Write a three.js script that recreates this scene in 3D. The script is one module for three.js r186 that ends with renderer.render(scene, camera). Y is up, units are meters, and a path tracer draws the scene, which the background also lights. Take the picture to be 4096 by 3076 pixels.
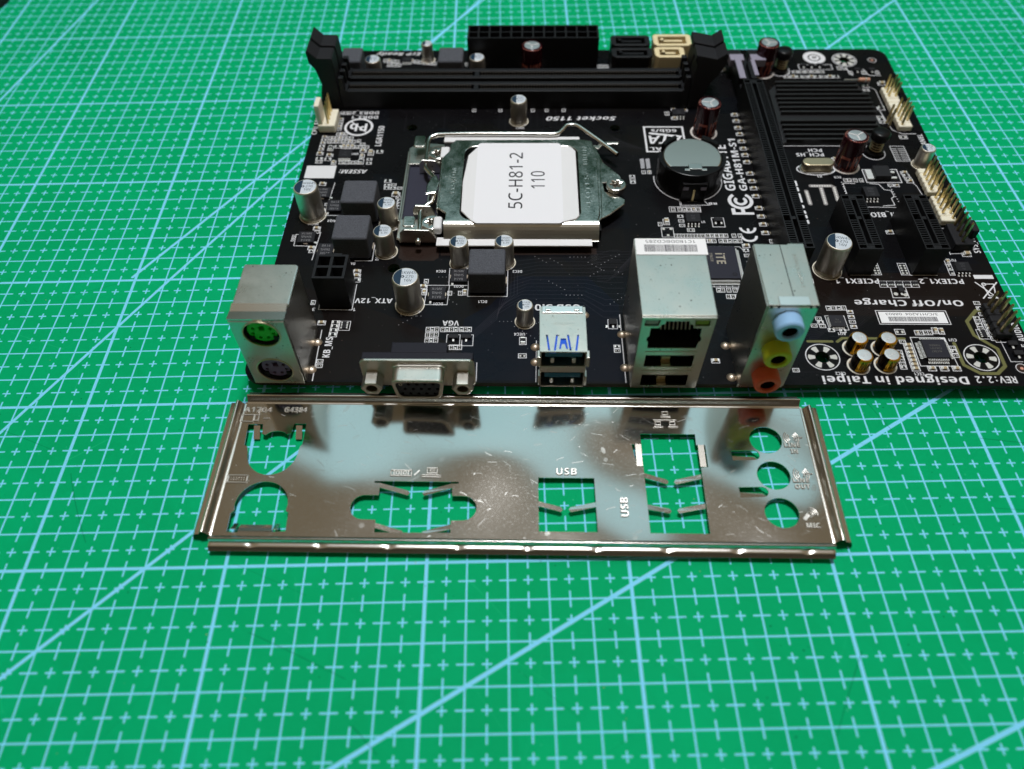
import * as THREE from 'three';
import { RoundedBoxGeometry } from 'three/addons/geometries/RoundedBoxGeometry.js';
import { mergeGeometries } from 'three/addons/utils/BufferGeometryUtils.js';
import { FontLoader } from 'three/addons/loaders/FontLoader.js';
import { TextGeometry } from 'three/addons/geometries/TextGeometry.js';
import { RectAreaLightUniformsLib } from 'three/addons/lights/RectAreaLightUniformsLib.js';

// ---------------------------------------------------------------- camera, light, exposure
const MM = 0.001;
const scene = new THREE.Scene();
const camera = new THREE.PerspectiveCamera(52.95, 4096 / 3076, 0.01, 10);
camera.position.set(72.16 * MM, 179.75 * MM, 79.38 * MM);
camera.rotation.order = 'YXZ';
camera.rotation.set(-0.9305, 0.0011, -0.0215);
camera.focus = 0.235;
camera.userData.fStop = 9.5;
const renderer = new THREE.WebGLRenderer({ antialias: true });
renderer.toneMapping = THREE.LinearToneMapping;
renderer.toneMappingExposure = 1.05;
renderer.shadowMap.enabled = true;
RectAreaLightUniformsLib.init();
scene.background = new THREE.Color().setRGB(0.21, 0.165, 0.105);   // the dim warm room round the work mat

function lampPanel(name, label, w, h, pos, target, colour, nits, glow) {
  const l = new THREE.RectAreaLight(colour, nits, w, h);
  l.position.set(...pos); l.lookAt(...target); scene.add(l);
  const m = new THREE.Mesh(new THREE.BoxGeometry(w, h, 0.02),
    new THREE.MeshStandardMaterial({ color: 0xeeeeee, emissive: colour, emissiveIntensity: glow }));
  m.name = name; m.userData = { label, category: 'lamp' };
  m.position.set(...pos); m.lookAt(...target); m.translateZ(-0.014);
  m.castShadow = true; scene.add(m);
  return l;
}
lampPanel('ceiling_lamp', 'square white ceiling lamp high above the cutting mat, outside the picture', 0.152, 0.152, [0.12, 0.95, -0.2], [0.11, 0, -0.12],
  new THREE.Color().setRGB(0.97, 0.985, 1.0), 84, 8);
lampPanel('added_glow_panel', 'added wide pale glow panel behind the motherboard, mirrored in the metal, outside the picture', 1.16, 0.466, [0.2, 1.094, -0.925], [0.2, 0, 0.034],
  new THREE.Color().setRGB(0.50, 0.91, 1.06), 0.43, 0.4);  // added panel, stands in for the bright band mirrored by flat metal
{ const w = new THREE.Mesh(new THREE.BoxGeometry(3.2, 1.146, 0.04), new THREE.MeshStandardMaterial({ color: new THREE.Color().setRGB(0.032, 0.145, 0.085), roughness: 0.9 }));
  w.name = 'wall'; w.userData = { kind: 'structure', label: 'added dark green wall behind the work mat, unseen, mirrored in the metal' }; w.position.set(0.1, 0.573, -1.35); w.castShadow = w.receiveShadow = true; scene.add(w); }  // added out of view, height set so the load plate mirrors dark green

{ const w = new THREE.Mesh(new THREE.BoxGeometry(3.2, 1.0, 0.04), new THREE.MeshStandardMaterial({ color: new THREE.Color().setRGB(0.075, 0.055, 0.035), roughness: 0.9 }));
  w.name = 'wall'; w.userData = { kind: 'structure', label: 'added dark brown wall behind the viewer, unseen, darkening the mirrored rims' }; w.position.set(0.1, 0.5, 0.8); w.castShadow = w.receiveShadow = true; scene.add(w); }  // added out of view, gives slopes facing the viewer something dark to mirror

// ---------------------------------------------------------------- helpers
let seed = 7;
const rnd = () => { seed = (seed * 1664525 + 1013904223) >>> 0; return seed / 4294967296; };
const rr = (a, b) => a + (b - a) * rnd();
const C = (r, g, b) => new THREE.Color().setRGB(r, g, b);
const std = (o) => (o.metalness ? new THREE.MeshStandardMaterial(o) : new THREE.MeshPhysicalMaterial({ specularIntensity: 0.4, ...o }));
const phys = (o) => new THREE.MeshPhysicalMaterial(o);
const toM = (g) => { if (!g.userData.inMetres) { g.scale(MM, MM, MM); g.userData.inMetres = true; } return g; };
const used = {};
function part(name, geo, mat, parent, x = 0, y = 0, z = 0, turn = 0) {      // millimetres in, a named mesh out
  const m = new THREE.Mesh(toM(geo), mat);
  m.name = name; m.castShadow = m.receiveShadow = true;
  m.position.set(x * MM, y * MM, z * MM); m.rotation.y = turn;
  parent.add(m); return m;
}
const plain = (g) => { const n = g.index ? g.toNonIndexed() : g; for (const k of Object.keys(n.attributes)) if (!['position', 'normal', 'uv'].includes(k)) n.deleteAttribute(k); return n; };
const merge = (l, groups = false) => mergeGeometries(l.map(plain), groups);
// an axis-aligned block given by its extents on the board: x to the right, v away from the viewer, h up
function blk(x0, x1, v0, v1, h0, h1, r = 0) {
  const w = x1 - x0, d = v1 - v0, h = h1 - h0;
  const g = r ? new RoundedBoxGeometry(w, h, d, 2, Math.min(r, w / 2.01, h / 2.01, d / 2.01)) : new THREE.BoxGeometry(w, h, d);
  return g.translate((x0 + x1) / 2, (h0 + h1) / 2, -(v0 + v1) / 2);
}
const shapeOf = (pts) => new THREE.Shape(pts.map(([a, b]) => new THREE.Vector2(a, b)));
const roundRect = (x0, y0, x1, y1, r, S = THREE.Shape) => { const s = new S(); s.moveTo(x0 + r, y0); s.lineTo(x1 - r, y0); s.absarc(x1 - r, y0 + r, r, -Math.PI / 2, 0, false); s.lineTo(x1, y1 - r); s.absarc(x1 - r, y1 - r, r, 0, Math.PI / 2, false); s.lineTo(x0 + r, y1); s.absarc(x0 + r, y1 - r, r, Math.PI / 2, Math.PI, false); s.lineTo(x0, y0 + r); s.absarc(x0 + r, y0 + r, r, Math.PI, 1.5 * Math.PI, false); return s; };
const circle = (x, y, r, S = THREE.Path) => { const s = new S(); s.absarc(x, y, r, 0, Math.PI * 2, false); return s; };
const poly = (pts, S = THREE.Path) => new S(pts.map(([a, b]) => new THREE.Vector2(a, b)));
const uvMM = (g) => { const uv = g.attributes.uv; for (let i = 0; i < uv.count; i++) uv.setXY(i, uv.getX(i) / 25, uv.getY(i) / 25); return g; };
// an upright plate facing the viewer: outline in (x, h), front face at v0, thickness t away from the viewer
const upright = (s, v0, t, bevel = 0) => { const g = new THREE.ExtrudeGeometry(s, { depth: t - 2 * bevel, bevelEnabled: bevel > 0, bevelSize: bevel, bevelThickness: bevel, bevelOffset: -bevel, bevelSegments: 2, curveSegments: 20 }); return uvMM(g).translate(0, 0, -v0 - t + bevel); };
// a lying plate: outline in (x, v), from h0 up by t
const lying = (s, h0, t, bevel = 0) => { const g = new THREE.ExtrudeGeometry(s, { depth: t - 2 * bevel, bevelEnabled: bevel > 0, bevelSize: bevel, bevelThickness: bevel, bevelOffset: -bevel, bevelSegments: 2, curveSegments: 20 }); return uvMM(g).rotateX(-Math.PI / 2).translate(0, h0 + bevel, 0); };
const lathe = (pts, n = 28) => new THREE.LatheGeometry(pts.map(([r, y]) => new THREE.Vector2(Math.max(r, 1e-4), y)), n);
const tube = (pts, r, n = 60) => new THREE.TubeGeometry(new THREE.CatmullRomCurve3(pts.map(([x, v, h]) => new THREE.Vector3(x, h, -v)), false, 'catmullrom', 0.3), n, r, 10);
const canvas = (w, h) => { const c = document.createElement('canvas'); c.width = w; c.height = h; return c; };
function texture(c, srgb = true) { const t = new THREE.CanvasTexture(c); if (srgb) t.colorSpace = THREE.SRGBColorSpace; t.magFilter = THREE.LinearFilter; t.anisotropy = 8; return t; }
function drawn(w, h, f) { const c = canvas(w, h); f(c.getContext('2d'), w, h); return texture(c); }
// a grey noise map: streaky along x when sx is larger than sy
function noiseMap(n, base, amp, cells, srgb = false, stretch = 1) {
  const d = new Uint8Array(n * n * 4), grid = (m, k) => { const a = []; for (let i = 0; i < m * k; i++) a.push(rnd()); return a; };
  const layers = cells.map((m) => { const mx = Math.max(2, Math.round(m / stretch)); return { mx, my: m, g: grid(mx, m) }; });
  for (let y = 0; y < n; y++) for (let x = 0; x < n; x++) {
    let v = 0, w = 0;
    layers.forEach((l, i) => {
      const fx = x / n * l.mx, fy = y / n * l.my, ix = Math.floor(fx), iy = Math.floor(fy), s = (t) => t * t * (3 - 2 * t), a = s(fx - ix), b = s(fy - iy);
      const q = (p, r) => l.g[(r % l.my) * l.mx + (p % l.mx)];
      v += ((q(ix, iy) * (1 - a) + q(ix + 1, iy) * a) * (1 - b) + (q(ix, iy + 1) * (1 - a) + q(ix + 1, iy + 1) * a) * b) / (1 + i * 0.35); w += 1 / (1 + i * 0.35);
    });
    const k = Math.max(0, Math.min(255, (base + amp * (v / w - 0.5) * 2) * 255)), o = (y * n + x) * 4;
    d[o] = d[o + 1] = d[o + 2] = k; d[o + 3] = 255;
  }
  const t = new THREE.DataTexture(d, n, n); t.wrapS = t.wrapT = THREE.RepeatWrapping; t.magFilter = THREE.LinearFilter; t.needsUpdate = true;
  if (srgb) t.colorSpace = THREE.SRGBColorSpace;
  return t;
}
const rep = (t, u, v = u) => { const c = t.clone(); c.repeat.set(u, v); c.needsUpdate = true; return c; };

const font = await new FontLoader().loadAsync('fonts/droid/droid_sans_bold.typeface.json');
// raised lettering lying on a plate: origin at the start, read in direction deg, cap = height of capitals
function raised(str, x, v, cap, deg, lift, up = 0.12, len = 0) { const g = new TextGeometry(str, { font, size: cap, depth: up * 0.3, curveSegments: 3, bevelEnabled: true, bevelThickness: up * 0.7, bevelSize: Math.min(0.1, cap * 0.06), bevelOffset: -Math.min(0.1, cap * 0.06) * 0.5, bevelSegments: 2 }); if (len) { g.computeBoundingBox(); g.scale(len / g.boundingBox.max.x, 1, 1); } return g.rotateX(-Math.PI / 2).rotateY(deg * Math.PI / 180).translate(x, lift, -v); }

const grainMap = noiseMap(256, 0.55, 0.45, [24, 64, 128]);
const brushMap = noiseMap(256, 0.5, 0.5, [48, 96, 200], false, 14);
const wearMap = noiseMap(256, 0.5, 0.42, [5, 11, 40, 120]);
const softWear = noiseMap(256, 0.75, 0.2, [5, 11, 40, 120]);
const waveMap = (() => { const n = 256, d = new Float32Array(n * n * 4); for (let y = 0; y < n; y++) for (let x = 0; x < n; x++) { const a = x / n * 6.2832, b = y / n * 6.2832, o = (y * n + x) * 4, v = 0.5 + 0.17 * Math.sin(a * 2 + 0.6 + 0.9 * Math.sin(b)) + 0.12 * Math.sin(a * 3 + b * 2 + 1.9) + 0.1 * Math.sin(b * 2 - a + 0.4) + 0.07 * Math.sin(a * 5 - b + 2.2); d[o] = d[o + 1] = d[o + 2] = v; d[o + 3] = 1; } const t = new THREE.DataTexture(d, n, n, THREE.RGBAFormat, THREE.FloatType); t.wrapS = t.wrapT = THREE.RepeatWrapping; t.magFilter = THREE.LinearFilter; t.needsUpdate = true; return t; })();

// ---------------------------------------------------------------- materials
const M = {
  steel: std({ color: C(0.62, 0.60, 0.545), metalness: 1, roughness: 0.42, roughnessMap: softWear }),
  brass: std({ color: C(0.62, 0.53, 0.36), metalness: 1, roughness: 0.42 }),
  cell: std({ color: C(0.62, 0.63, 0.60), metalness: 1, roughness: 0.36 }),
  plate: std({ color: C(0.62, 0.61, 0.56), metalness: 1, roughness: 0.40, roughnessMap: wearMap }),
  wire: std({ color: C(0.72, 0.70, 0.66), metalness: 1, roughness: 0.22 }),
  can: std({ color: C(0.76, 0.71, 0.62), metalness: 1, roughness: 0.46 }),
  tin: std({ color: C(0.80, 0.80, 0.78), metalness: 1, roughness: 0.3 }),
  solder: std({ color: C(0.90, 0.90, 0.88), metalness: 0.72, roughness: 0.5 }),
  copperPad: std({ color: C(0.75, 0.62, 0.50), metalness: 1, roughness: 0.45 }),
  gold: std({ color: C(0.70, 0.56, 0.28), metalness: 1, roughness: 0.32 }),
  black: std({ color: C(0.010, 0.010, 0.011), roughness: 0.5 }),
  blackSoft: std({ color: C(0.016, 0.016, 0.019), roughness: 0.62 }),
  blackGloss: std({ color: C(0.008, 0.008, 0.009), roughness: 0.3 }),
  slot: std({ color: C(0.015, 0.0155, 0.018), roughness: 0.4 }), contact: std({ color: C(0.06, 0.052, 0.045), roughness: 0.45 }),
  chip: std({ color: C(0.018, 0.018, 0.021), roughness: 0.55 }),
  ferrite: std({ color: C(0.045, 0.046, 0.052), roughness: 0.75 }), ferriteTop: std({ color: C(0.14, 0.148, 0.175), roughness: 0.8 }),
  cream2: std({ color: C(0.80, 0.68, 0.42), roughness: 0.5 }),
  cream: std({ color: C(0.86, 0.81, 0.66), roughness: 0.55 }),
  creamDark: std({ color: C(0.72, 0.58, 0.32), roughness: 0.5 }),
  ceramic: std({ color: C(0.42, 0.33, 0.20), roughness: 0.5 }),
  resistor: std({ color: C(0.022, 0.022, 0.024), roughness: 0.4 }),
  white: std({ color: C(0.80, 0.80, 0.82), roughness: 0.6 }),
  paper: std({ color: C(0.84, 0.84, 0.87), roughness: 0.75 }),
  lilac: std({ color: C(0.30, 0.28, 0.36), roughness: 0.5 }),
  heat: std({ color: C(0.02, 0.02, 0.022), roughness: 0.32, specularIntensity: 1 }),
  green: std({ color: C(0.015, 0.55, 0.03), roughness: 0.45 }),
  purple: std({ color: C(0.17, 0.12, 0.21), roughness: 0.45 }),
  teal: std({ color: C(0.01, 0.10, 0.16), roughness: 0.35 }),
  jackBlue: std({ color: C(0.30, 0.52, 0.80), roughness: 0.42 }),
  jackYellow: std({ color: C(0.50, 0.50, 0.02), roughness: 0.42 }),
  jackPink: std({ color: C(0.70, 0.115, 0.05), roughness: 0.42 }),
};
M.ferrite.bumpMap = rep(grainMap, 3); M.ferrite.bumpScale = 0.00006;
M.ferriteTop.map = rep(noiseMap(128, 0.80, 0.20, [50, 100], true), 1.5); M.ferriteTop.bumpMap = M.ferrite.bumpMap; M.ferriteTop.bumpScale = 0.00006;
M.plate.bumpMap = rep(wearMap, 1); M.plate.bumpScale = 0.00002;

M.steelDark = M.steel;
{ const c = canvas(512, 512), g = c.getContext('2d'); g.fillStyle = 'rgb(255,255,255)'; g.fillRect(0, 0, 512, 512);
  for (let i = 0; i < 380; i++) { g.fillStyle = `rgba(${rnd() < 0.5 ? '150,125,90' : '120,130,125'},${rr(0.03, 0.14)})`; g.beginPath(); g.ellipse(rr(0, 512), rr(0, 512), rr(1, 7), rr(1, 4), rr(0, 3), 0, 7); g.fill(); }
  for (let i = 0; i < 12; i++) { g.fillStyle = `rgba(50,36,22,${rr(0.4, 0.85)})`; g.beginPath(); g.ellipse(rr(0, 512), rr(0, 512), rr(1, 6), rr(1, 5), rr(0, 3), 0, 7); g.fill(); }
  const t = texture(c); t.wrapS = t.wrapT = THREE.RepeatWrapping; M.steel.map = t; }

// ---------------------------------------------------------------- the cutting mat
function matCanvas(x0, x1, v0, v1, W, H) {
  const c = canvas(W, H), g = c.getContext('2d'), s = W / (x1 - x0);
  g.fillStyle = 'rgb(0,165,103)'; g.fillRect(0, 0, W, H);
  const X = (u) => (u - x0) * s, Y = (v) => (v1 - v) * s;
  for (let i = 0; i < 900; i++) { const r = rr(2, 26) * s; g.fillStyle = `rgba(${rnd() < 0.5 ? '0,150,96' : '4,176,114'},0.035)`; g.beginPath(); g.ellipse(rr(0, W), rr(0, H), r, r * rr(0.3, 1), rr(0, 3), 0, 7); g.fill(); }
  g.lineCap = 'butt'; g.strokeStyle = 'rgb(132,219,255)'; g.fillStyle = g.strokeStyle;
  const line = (a, b, p, q, w) => { g.lineWidth = w * s; g.beginPath(); g.moveTo(X(a), Y(b)); g.lineTo(X(p), Y(q)); g.stroke(); };
  for (let u = Math.ceil(x0 / 10) * 10; u <= x1; u += 10) line(u, v0, u, v1, u % 50 === 0 ? 0.92 : 0.47);
  for (let v = Math.ceil(v0 / 10) * 10; v <= v1; v += 10) line(x0, v, x1, v, v % 50 === 0 ? 0.86 : 0.45);
  g.lineCap = 'round';
  for (let u = Math.floor(x0 / 10) * 10; u <= x1; u += 10) for (let v = Math.floor(v0 / 10) * 10; v <= v1; v += 10) {
    line(u - 1.9, v + 5, u + 1.9, v + 5, 0.47); line(u + 5, v - 1.9, u + 5, v + 1.9, 0.47);
    line(u + 4, v + 5, u + 6, v + 5, 0.47); line(u + 5, v + 4, u + 5, v + 6, 0.47);
  }
  const long = (a, b, p, q, w) => line(a - (p - a) * 4, b - (q - b) * 4, p + (p - a) * 4, q + (q - b) * 4, w);
  long(-71.7, 41.3, -32.7, 110.6, 0.95); long(-133.4, 204, -118.1, 284, 1.0); long(39.6, 241.4, 62.3, 276.4, 1.0);
  long(206.7, 227.4, 249.6, 268.4, 1.1); long(-40, -20, -20, 0, 1.0); long(60, -30, 100, -6.9, 1.1); long(159.8, -48.5, 181.5, -40, 1.1);
  // knife scratches, scuffs and specks of dirt
  g.lineCap = 'round';
  for (let i = 0; i < 75; i++) {
    const x = rr(0, W), y = rr(0, H), a = rr(0, 6.3), l = rr(2, 28) * s;
    g.strokeStyle = rnd() < 0.72 ? `rgba(70,215,150,${rr(0.12, 0.4)})` : `rgba(0,60,40,${rr(0.2, 0.5)})`;
    g.lineWidth = rr(0.06, 0.18) * s; g.beginPath(); g.moveTo(x, y); g.quadraticCurveTo(x + Math.cos(a) * l * 0.5 + rr(-1, 1) * s, y + Math.sin(a) * l * 0.5, x + Math.cos(a) * l, y + Math.sin(a) * l); g.stroke();
  }
  for (let i = 0; i < 420; i++) { const k = rnd(); g.fillStyle = k < 0.45 ? `rgba(0,50,30,${rr(0.3, 0.8)})` : k < 0.9 ? `rgba(120,225,180,${rr(0.2, 0.6)})` : `rgba(190,165,120,0.8)`; g.beginPath(); g.ellipse(rr(0, W), rr(0, H), rr(0.05, 0.28) * s, rr(0.05, 0.2) * s, rr(0, 3), 0, 7); g.fill(); }
  return c;
}
{
  const mats = [], geos = [], xs = [-174, 72, 318], vs = [-64, 116, 296];
  const look = (map) => std({ map, roughness: 0.7, specularIntensity: 0.12, bumpMap: rep(grainMap, 22, 16), bumpScale: 0.00004 });
  const flat = (x0, x1, v0, v1) => new THREE.PlaneGeometry(x1 - x0, v1 - v0).rotateX(-Math.PI / 2).translate((x0 + x1) / 2, 0, -(v0 + v1) / 2);
  for (let i = 0; i < 2; i++) for (let j = 0; j < 2; j++) { mats.push(look(texture(matCanvas(xs[i], xs[i + 1], vs[j], vs[j + 1], 2048, 1498)))); geos.push(flat(xs[i], xs[i + 1], vs[j], vs[j + 1])); }
  const tile = texture(matCanvas(0, 50, 0, 50, 512, 512)); tile.wrapS = tile.wrapT = THREE.RepeatWrapping;
  const outer = [[-300, 450, 296, 400], [-300, 450, -200, -64], [-300, -174, -64, 296], [318, 450, -64, 296]].map(([a, b, c, d]) => { const g = flat(a, b, c, d), p = g.attributes.position, uv = g.attributes.uv; for (let k = 0; k < p.count; k++) uv.setXY(k, p.getX(k) / 50, -p.getZ(k) / 50); return g; });
  mats.push(std({ map: tile, roughness: 0.7, specularIntensity: 0.12 })); geos.push(merge(outer));
  const body = new THREE.BoxGeometry(750, 3, 600).translate(75, -1.52, -100); mats.push(std({ color: C(0.0, 0.25, 0.09), roughness: 0.7 })); geos.push(body);
  const mat = part('cutting_mat', merge(geos, true), mats, scene);
  mat.userData = { label: 'green self-healing cutting mat with pale blue centimetre grid and diagonal lines', category: 'cutting mat' };
}
{ // something dark standing at the far left corner of the picture
  const o = part('black_object', lathe([[0, 0], [11.5, 0], [12, 0.6], [12, 12], [11, 13], [0, 13]], 32), M.blackSoft, scene, -171.5, 0, -284);
  o.userData = { label: 'dark round object at the far left corner of the mat, out of focus', category: 'black object' };
}

// ---------------------------------------------------------------- the motherboard: group at its near left corner on the mat
const board = new THREE.Group();
board.name = 'motherboard';
board.userData = { label: 'black computer motherboard with metal rear ports and white silkscreen lettering, lying on the green mat', category: 'motherboard' };
const TOP = 5.2;                                            // height of the board's upper face above the mat
board.position.set(-4.9 * MM, TOP * MM, -53.7 * MM);
board.rotation.y = THREE.MathUtils.degToRad(-1.9);
scene.add(board);
const BW = 227, BD = 173, PS = 9;
const silk = canvas(BW * PS, BD * PS), sg = silk.getContext('2d');
const SX = (x) => x * PS, SY = (v) => (BD - v) * PS;
const WHITE = 'rgb(226,226,230)', PAD = 'rgb(205,205,200)', OLIVE = 'rgb(112,112,72)';
sg.fillStyle = 'rgb(16,15,17)'; sg.fillRect(0, 0, silk.width, silk.height);
function area(col, pts) { sg.fillStyle = col; sg.beginPath(); pts.forEach(([x, v], i) => (i ? sg.lineTo(SX(x), SY(v)) : sg.moveTo(SX(x), SY(v)))); sg.closePath(); sg.fill(); }
function path(col, w, pts, close = false) { sg.strokeStyle = col; sg.lineWidth = w * PS; sg.lineJoin = 'round'; sg.lineCap = 'round'; sg.beginPath(); pts.forEach(([x, v], i) => (i ? sg.lineTo(SX(x), SY(v)) : sg.moveTo(SX(x), SY(v)))); if (close) sg.closePath(); sg.stroke(); }
function rect(x0, x1, v0, v1, w = 0.28, col = WHITE) { sg.strokeStyle = col; sg.lineWidth = w * PS; sg.lineJoin = 'miter'; sg.strokeRect(SX(x0), SY(v1), (x1 - x0) * PS, (v1 - v0) * PS); }
function fill(x0, x1, v0, v1, col = WHITE) { sg.fillStyle = col; sg.fillRect(SX(x0), SY(v1), (x1 - x0) * PS, (v1 - v0) * PS); }
function ring(x, v, r, w, col = WHITE, a = 0, b = 7, ry = r) { sg.strokeStyle = col; sg.lineWidth = w * PS; sg.lineCap = 'butt'; sg.beginPath(); sg.ellipse(SX(x), SY(v), r * PS, ry * PS, 0, a, b); sg.stroke(); }
function dot(x, v, r, col = PAD, ry = r) { sg.fillStyle = col; sg.beginPath(); sg.ellipse(SX(x), SY(v), r * PS, ry * PS, 0, 0, 7); sg.fill(); }
// text from its start, read in direction deg on the board (0 right, 90 away, 180 left), cap = height of capitals, len = length to fit
function text(s, x, v, cap, deg, len = 0, style = 'bold', face = 'sans-serif', col = WHITE) {
  sg.save(); sg.translate(SX(x), SY(v)); sg.rotate(-deg * Math.PI / 180); sg.font = `${style} ${cap / 0.715 * PS}px ${face}`; sg.fillStyle = col; sg.textBaseline = 'alphabetic';
  if (len) sg.scale(len * PS / sg.measureText(s).width, 1);
  sg.fillText(s, 0, 0); sg.restore();
}
// copper planes under the mask, tracks and vias
for (let i = 0; i < 70; i++) { const x = rr(0, BW), v = rr(0, BD), w = rr(6, 34), h = rr(5, 22); area(rnd() < 0.5 ? 'rgba(24,19,17,0.35)' : 'rgba(14,16,25,0.35)', [[x, v], [x + w, v], [x + w, v + h * 0.7], [x + w - 4, v + h], [x, v + h]]); }
area('rgba(14,17,30,0.8)', [[62, 0.8], [109, 0.8], [109, 30], [100, 42], [78, 42], [70, 30], [62, 24]]);
area('rgba(24,19,17,0.8)', [[4, 0.8], [60, 0.8], [60, 14], [38, 26], [4, 40]]);
area('rgba(30,21,18,0.7)', [[156, 26], [226, 26], [226, 44], [156, 44]]);
area('rgba(50,38,33,0.9)', [[39.5, 56], [52.5, 56], [52.5, 50.2], [51, 48.8], [41, 48.8], [39.5, 50.2]]);
area('rgba(46,36,32,0.9)', [[53, 55.6], [103.4, 55.6], [103.4, 51.9], [53, 51.2]]);
const track = 'rgba(62,60,68,0.55)';
for (let k = 0; k < 13; k++) path(track, 0.16, [[72 + k * 0.5, 26 + k * 1.9], [78 + k * 0.7, 31 + k * 1.6], [98 + k * 0.2, 31 + k * 1.6], [104 + k * 0.3, 25 + k * 2.4], [111, 25 + k * 2.4]]);
for (let k = 0; k < 12; k++) path(track, 0.15, [[103, 40 + k * 1.2], [106 + k * 0.9, 40 + k * 1.2], [112 + k * 0.9, 45 + k * 1.5], [126, 45 + k * 1.6], [131, 52 + k * 1.6]]);
for (let k = 0; k < 6; k++) path(track, 0.17, [[47, 8 + k * 0.8], [58 + k * 0.3, 8 + k * 0.8], [72, 24 + k * 0.8], [73 + k, 34], [73 + k, 44]]);
for (let k = 0; k < 16; k++) path('rgba(50,50,56,0.5)', 0.14, [[114 + k * 0.7, 100], [114 + k * 0.7, 112 - k * 0.4], [106 - k * 2.4, 122 - k * 0.3], [106 - k * 2.4, 131]]);
for (let k = 0; k < 9; k++) path('rgba(56,52,56,0.5)', 0.15, [[157, 17 + k * 0.7], [166, 17 + k * 0.7], [172 + k * 0.5, 22 + k * 0.3], [180, 22 + k * 0.8], [188, 29 + k * 0.6], [212, 29 + k * 0.6]]);
for (let i = 0; i < 60; i++) { const x = rr(4, 215), v = rr(4, 165), l = rr(3, 14), m = rr(2, 8), s = rnd() < 0.5 ? 1 : -1; path('rgba(58,56,62,0.4)', 0.15, rnd() < 0.5 ? [[x, v], [x + l, v], [x + l + m, v + m * s]] : [[x, v], [x, v + l], [x + m * s, v + l + m]]); }
for (let i = 0; i < 820; i++) dot(rr(1, BW - 1), rr(1, BD - 1), rr(0.06, 0.14), `rgba(${rnd() < 0.3 ? '190,150,130' : '200,200,205'},${rr(0.25, 0.8)})`);
for (let i = 0; i < 30; i++) { const x = rr(40, 112), v = rr(20, 60), n = 3 + Math.floor(rr(0, 4)); for (let k = 0; k < n; k++) dot(x + k * 1.2, v - k * 0.9 * (i % 3 - 1), 0.13, 'rgba(215,215,220,0.85)'); }

// lettering
text('Designed in Taipei', 205.4, 3.2, 2.75, 180, 41.4); text('REV:2.2', 218.7, 3.3, 2.1, 180, 11.7, 'normal', 'monospace'); text('REV:2.2', 218.65, 3.3, 2.1, 180, 11.7, 'bold', 'monospace');
text('On/Off Charge', 213.4, 32.5, 2.35, 180, 33.1);
text('PCIEX1_2', 216.5, 41.4, 2.1, 180, 14); text('PCIEX1_1', 190.6, 41.4, 2.1, 180, 14); text('PCIEX16', 170.4, 41.4, 2.1, 180, 12);
fill(220, 226, 41.5, 43.2);
text('M_BIOS', 204.9, 72.3, 2.2, 180, 11); text('ATX_12V', 39.7, 32.4, 2.0, 180, 11.7); text('VGA', 60.7, 23.4, 2.0, 180, 5);
text('KB_MS', 23.6, 8.7, 2.1, 90, 8); text('ASSEM:', 23.8, 94.7, 2.1, 180, 10, 'italic bold');
text('DDR3_2', 24, 130, 1.8, 180, 10.7); text('DDR3_1', 24, 127.1, 1.8, 180, 10.7); text('LGA1150', 27, 108.1, 2.3, 90, 12.6); text('CPU_FAN', 1.9, 115.3, 2, 90, 11.4);
text('Socket 1150', 114.5, 126.4, 2.4, 180, 26.4, 'italic bold'); text('ErP Ready', 36.6, 171.4, 2.2, 180, 18.5, 'italic bold');
text('PCH_HS', 187.5, 104.3, 1.9, 180, 10.2); text('PCH', 187.4, 106.8, 1.9, 180, 5.4);
text('SYS_FAN', 226, 52.9, 2.1, 90, 10); text('F_PANEL', 225.7, 105, 1.9, 90, 10.4); text('F_AUDIO', 226.2, 14, 1.9, 90, 9.5);
text('GIGABYTE', 152.9, 83.1, 3.5, 90, 26.2); text('GA-H81M-S1', 156.95, 83.1, 2.75, 90, 30.3); text('F', 157.1, 70.4, 7.4, 90, 4.3);
ring(153.5, 78.1, 3.7, 1.25, WHITE, -0.98, 4.12); ring(153.5, 78.1, 1.75, 1.15, WHITE, -0.9, 4.04);
ring(153.5, 60.7, 2.4, 0.95, WHITE, 0, Math.PI); ring(153.7, 64.7, 2.4, 0.95, WHITE, 0, Math.PI); path(WHITE, 0.9, [[153.7, 62.4], [153.7, 63.9]]);
text('USB 3.0', 97.5, 30.2, 2.6, 180, 14.2);
for (const [s, x, v, d, l] of [['DEC12', 46.4, 26.7, 180, 3.6], ['DEC10', 11, 66.6, 180, 3.4], ['DEC4', 55.3, 44.6, 180, 3], ['DEC2', 79.5, 44.6, 180, 3], ['UEC4', 80.6, 18.7, 180, 3.2], ['DCO1', 55.4, 30.7, 180, 3], ['DCO3', 61.3, 38.1, 180, 3], ['DCL1', 68.9, 31.7, 180, 2.8], ['CEC1', 193.4, 4.6, 180, 2.8], ['CEC2', 171.4, 4.6, 180, 2.8], ['CU1', 206.5, 17.2, 180, 2.4], ['FU14', 217, 50.2, 180, 2.8], ['DBO1', 4.2, 57.6, 90, 3.2], ['DEC6', 33.2, 48.8, 90, 3.4], ['AQ2', 16.6, 68.2, 180, 2.8], ['AU1', 175, 19.4, 180, 2.4], ['RB', 145.5, 77.2, 180, 3], ['U1', 140.2, 68, 180, 1.4], ['DBL1', 26, 48, 180, 3], ['NEC1', 79.5, 119.9, 180, 3], ['QM1', 19.4, 104.3, 180, 2.6], ['X1', 184, 91.7, 180, 1.8], ['EC9', 190.5, 91.2, 180, 2.4]]) text(s, x, v, 1.1, d, l * 1.05, 'bold');
text('3', 16.4, 28.4, 1.3, 180); text('1', 28.9, 28.4, 1.3, 180);
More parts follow.
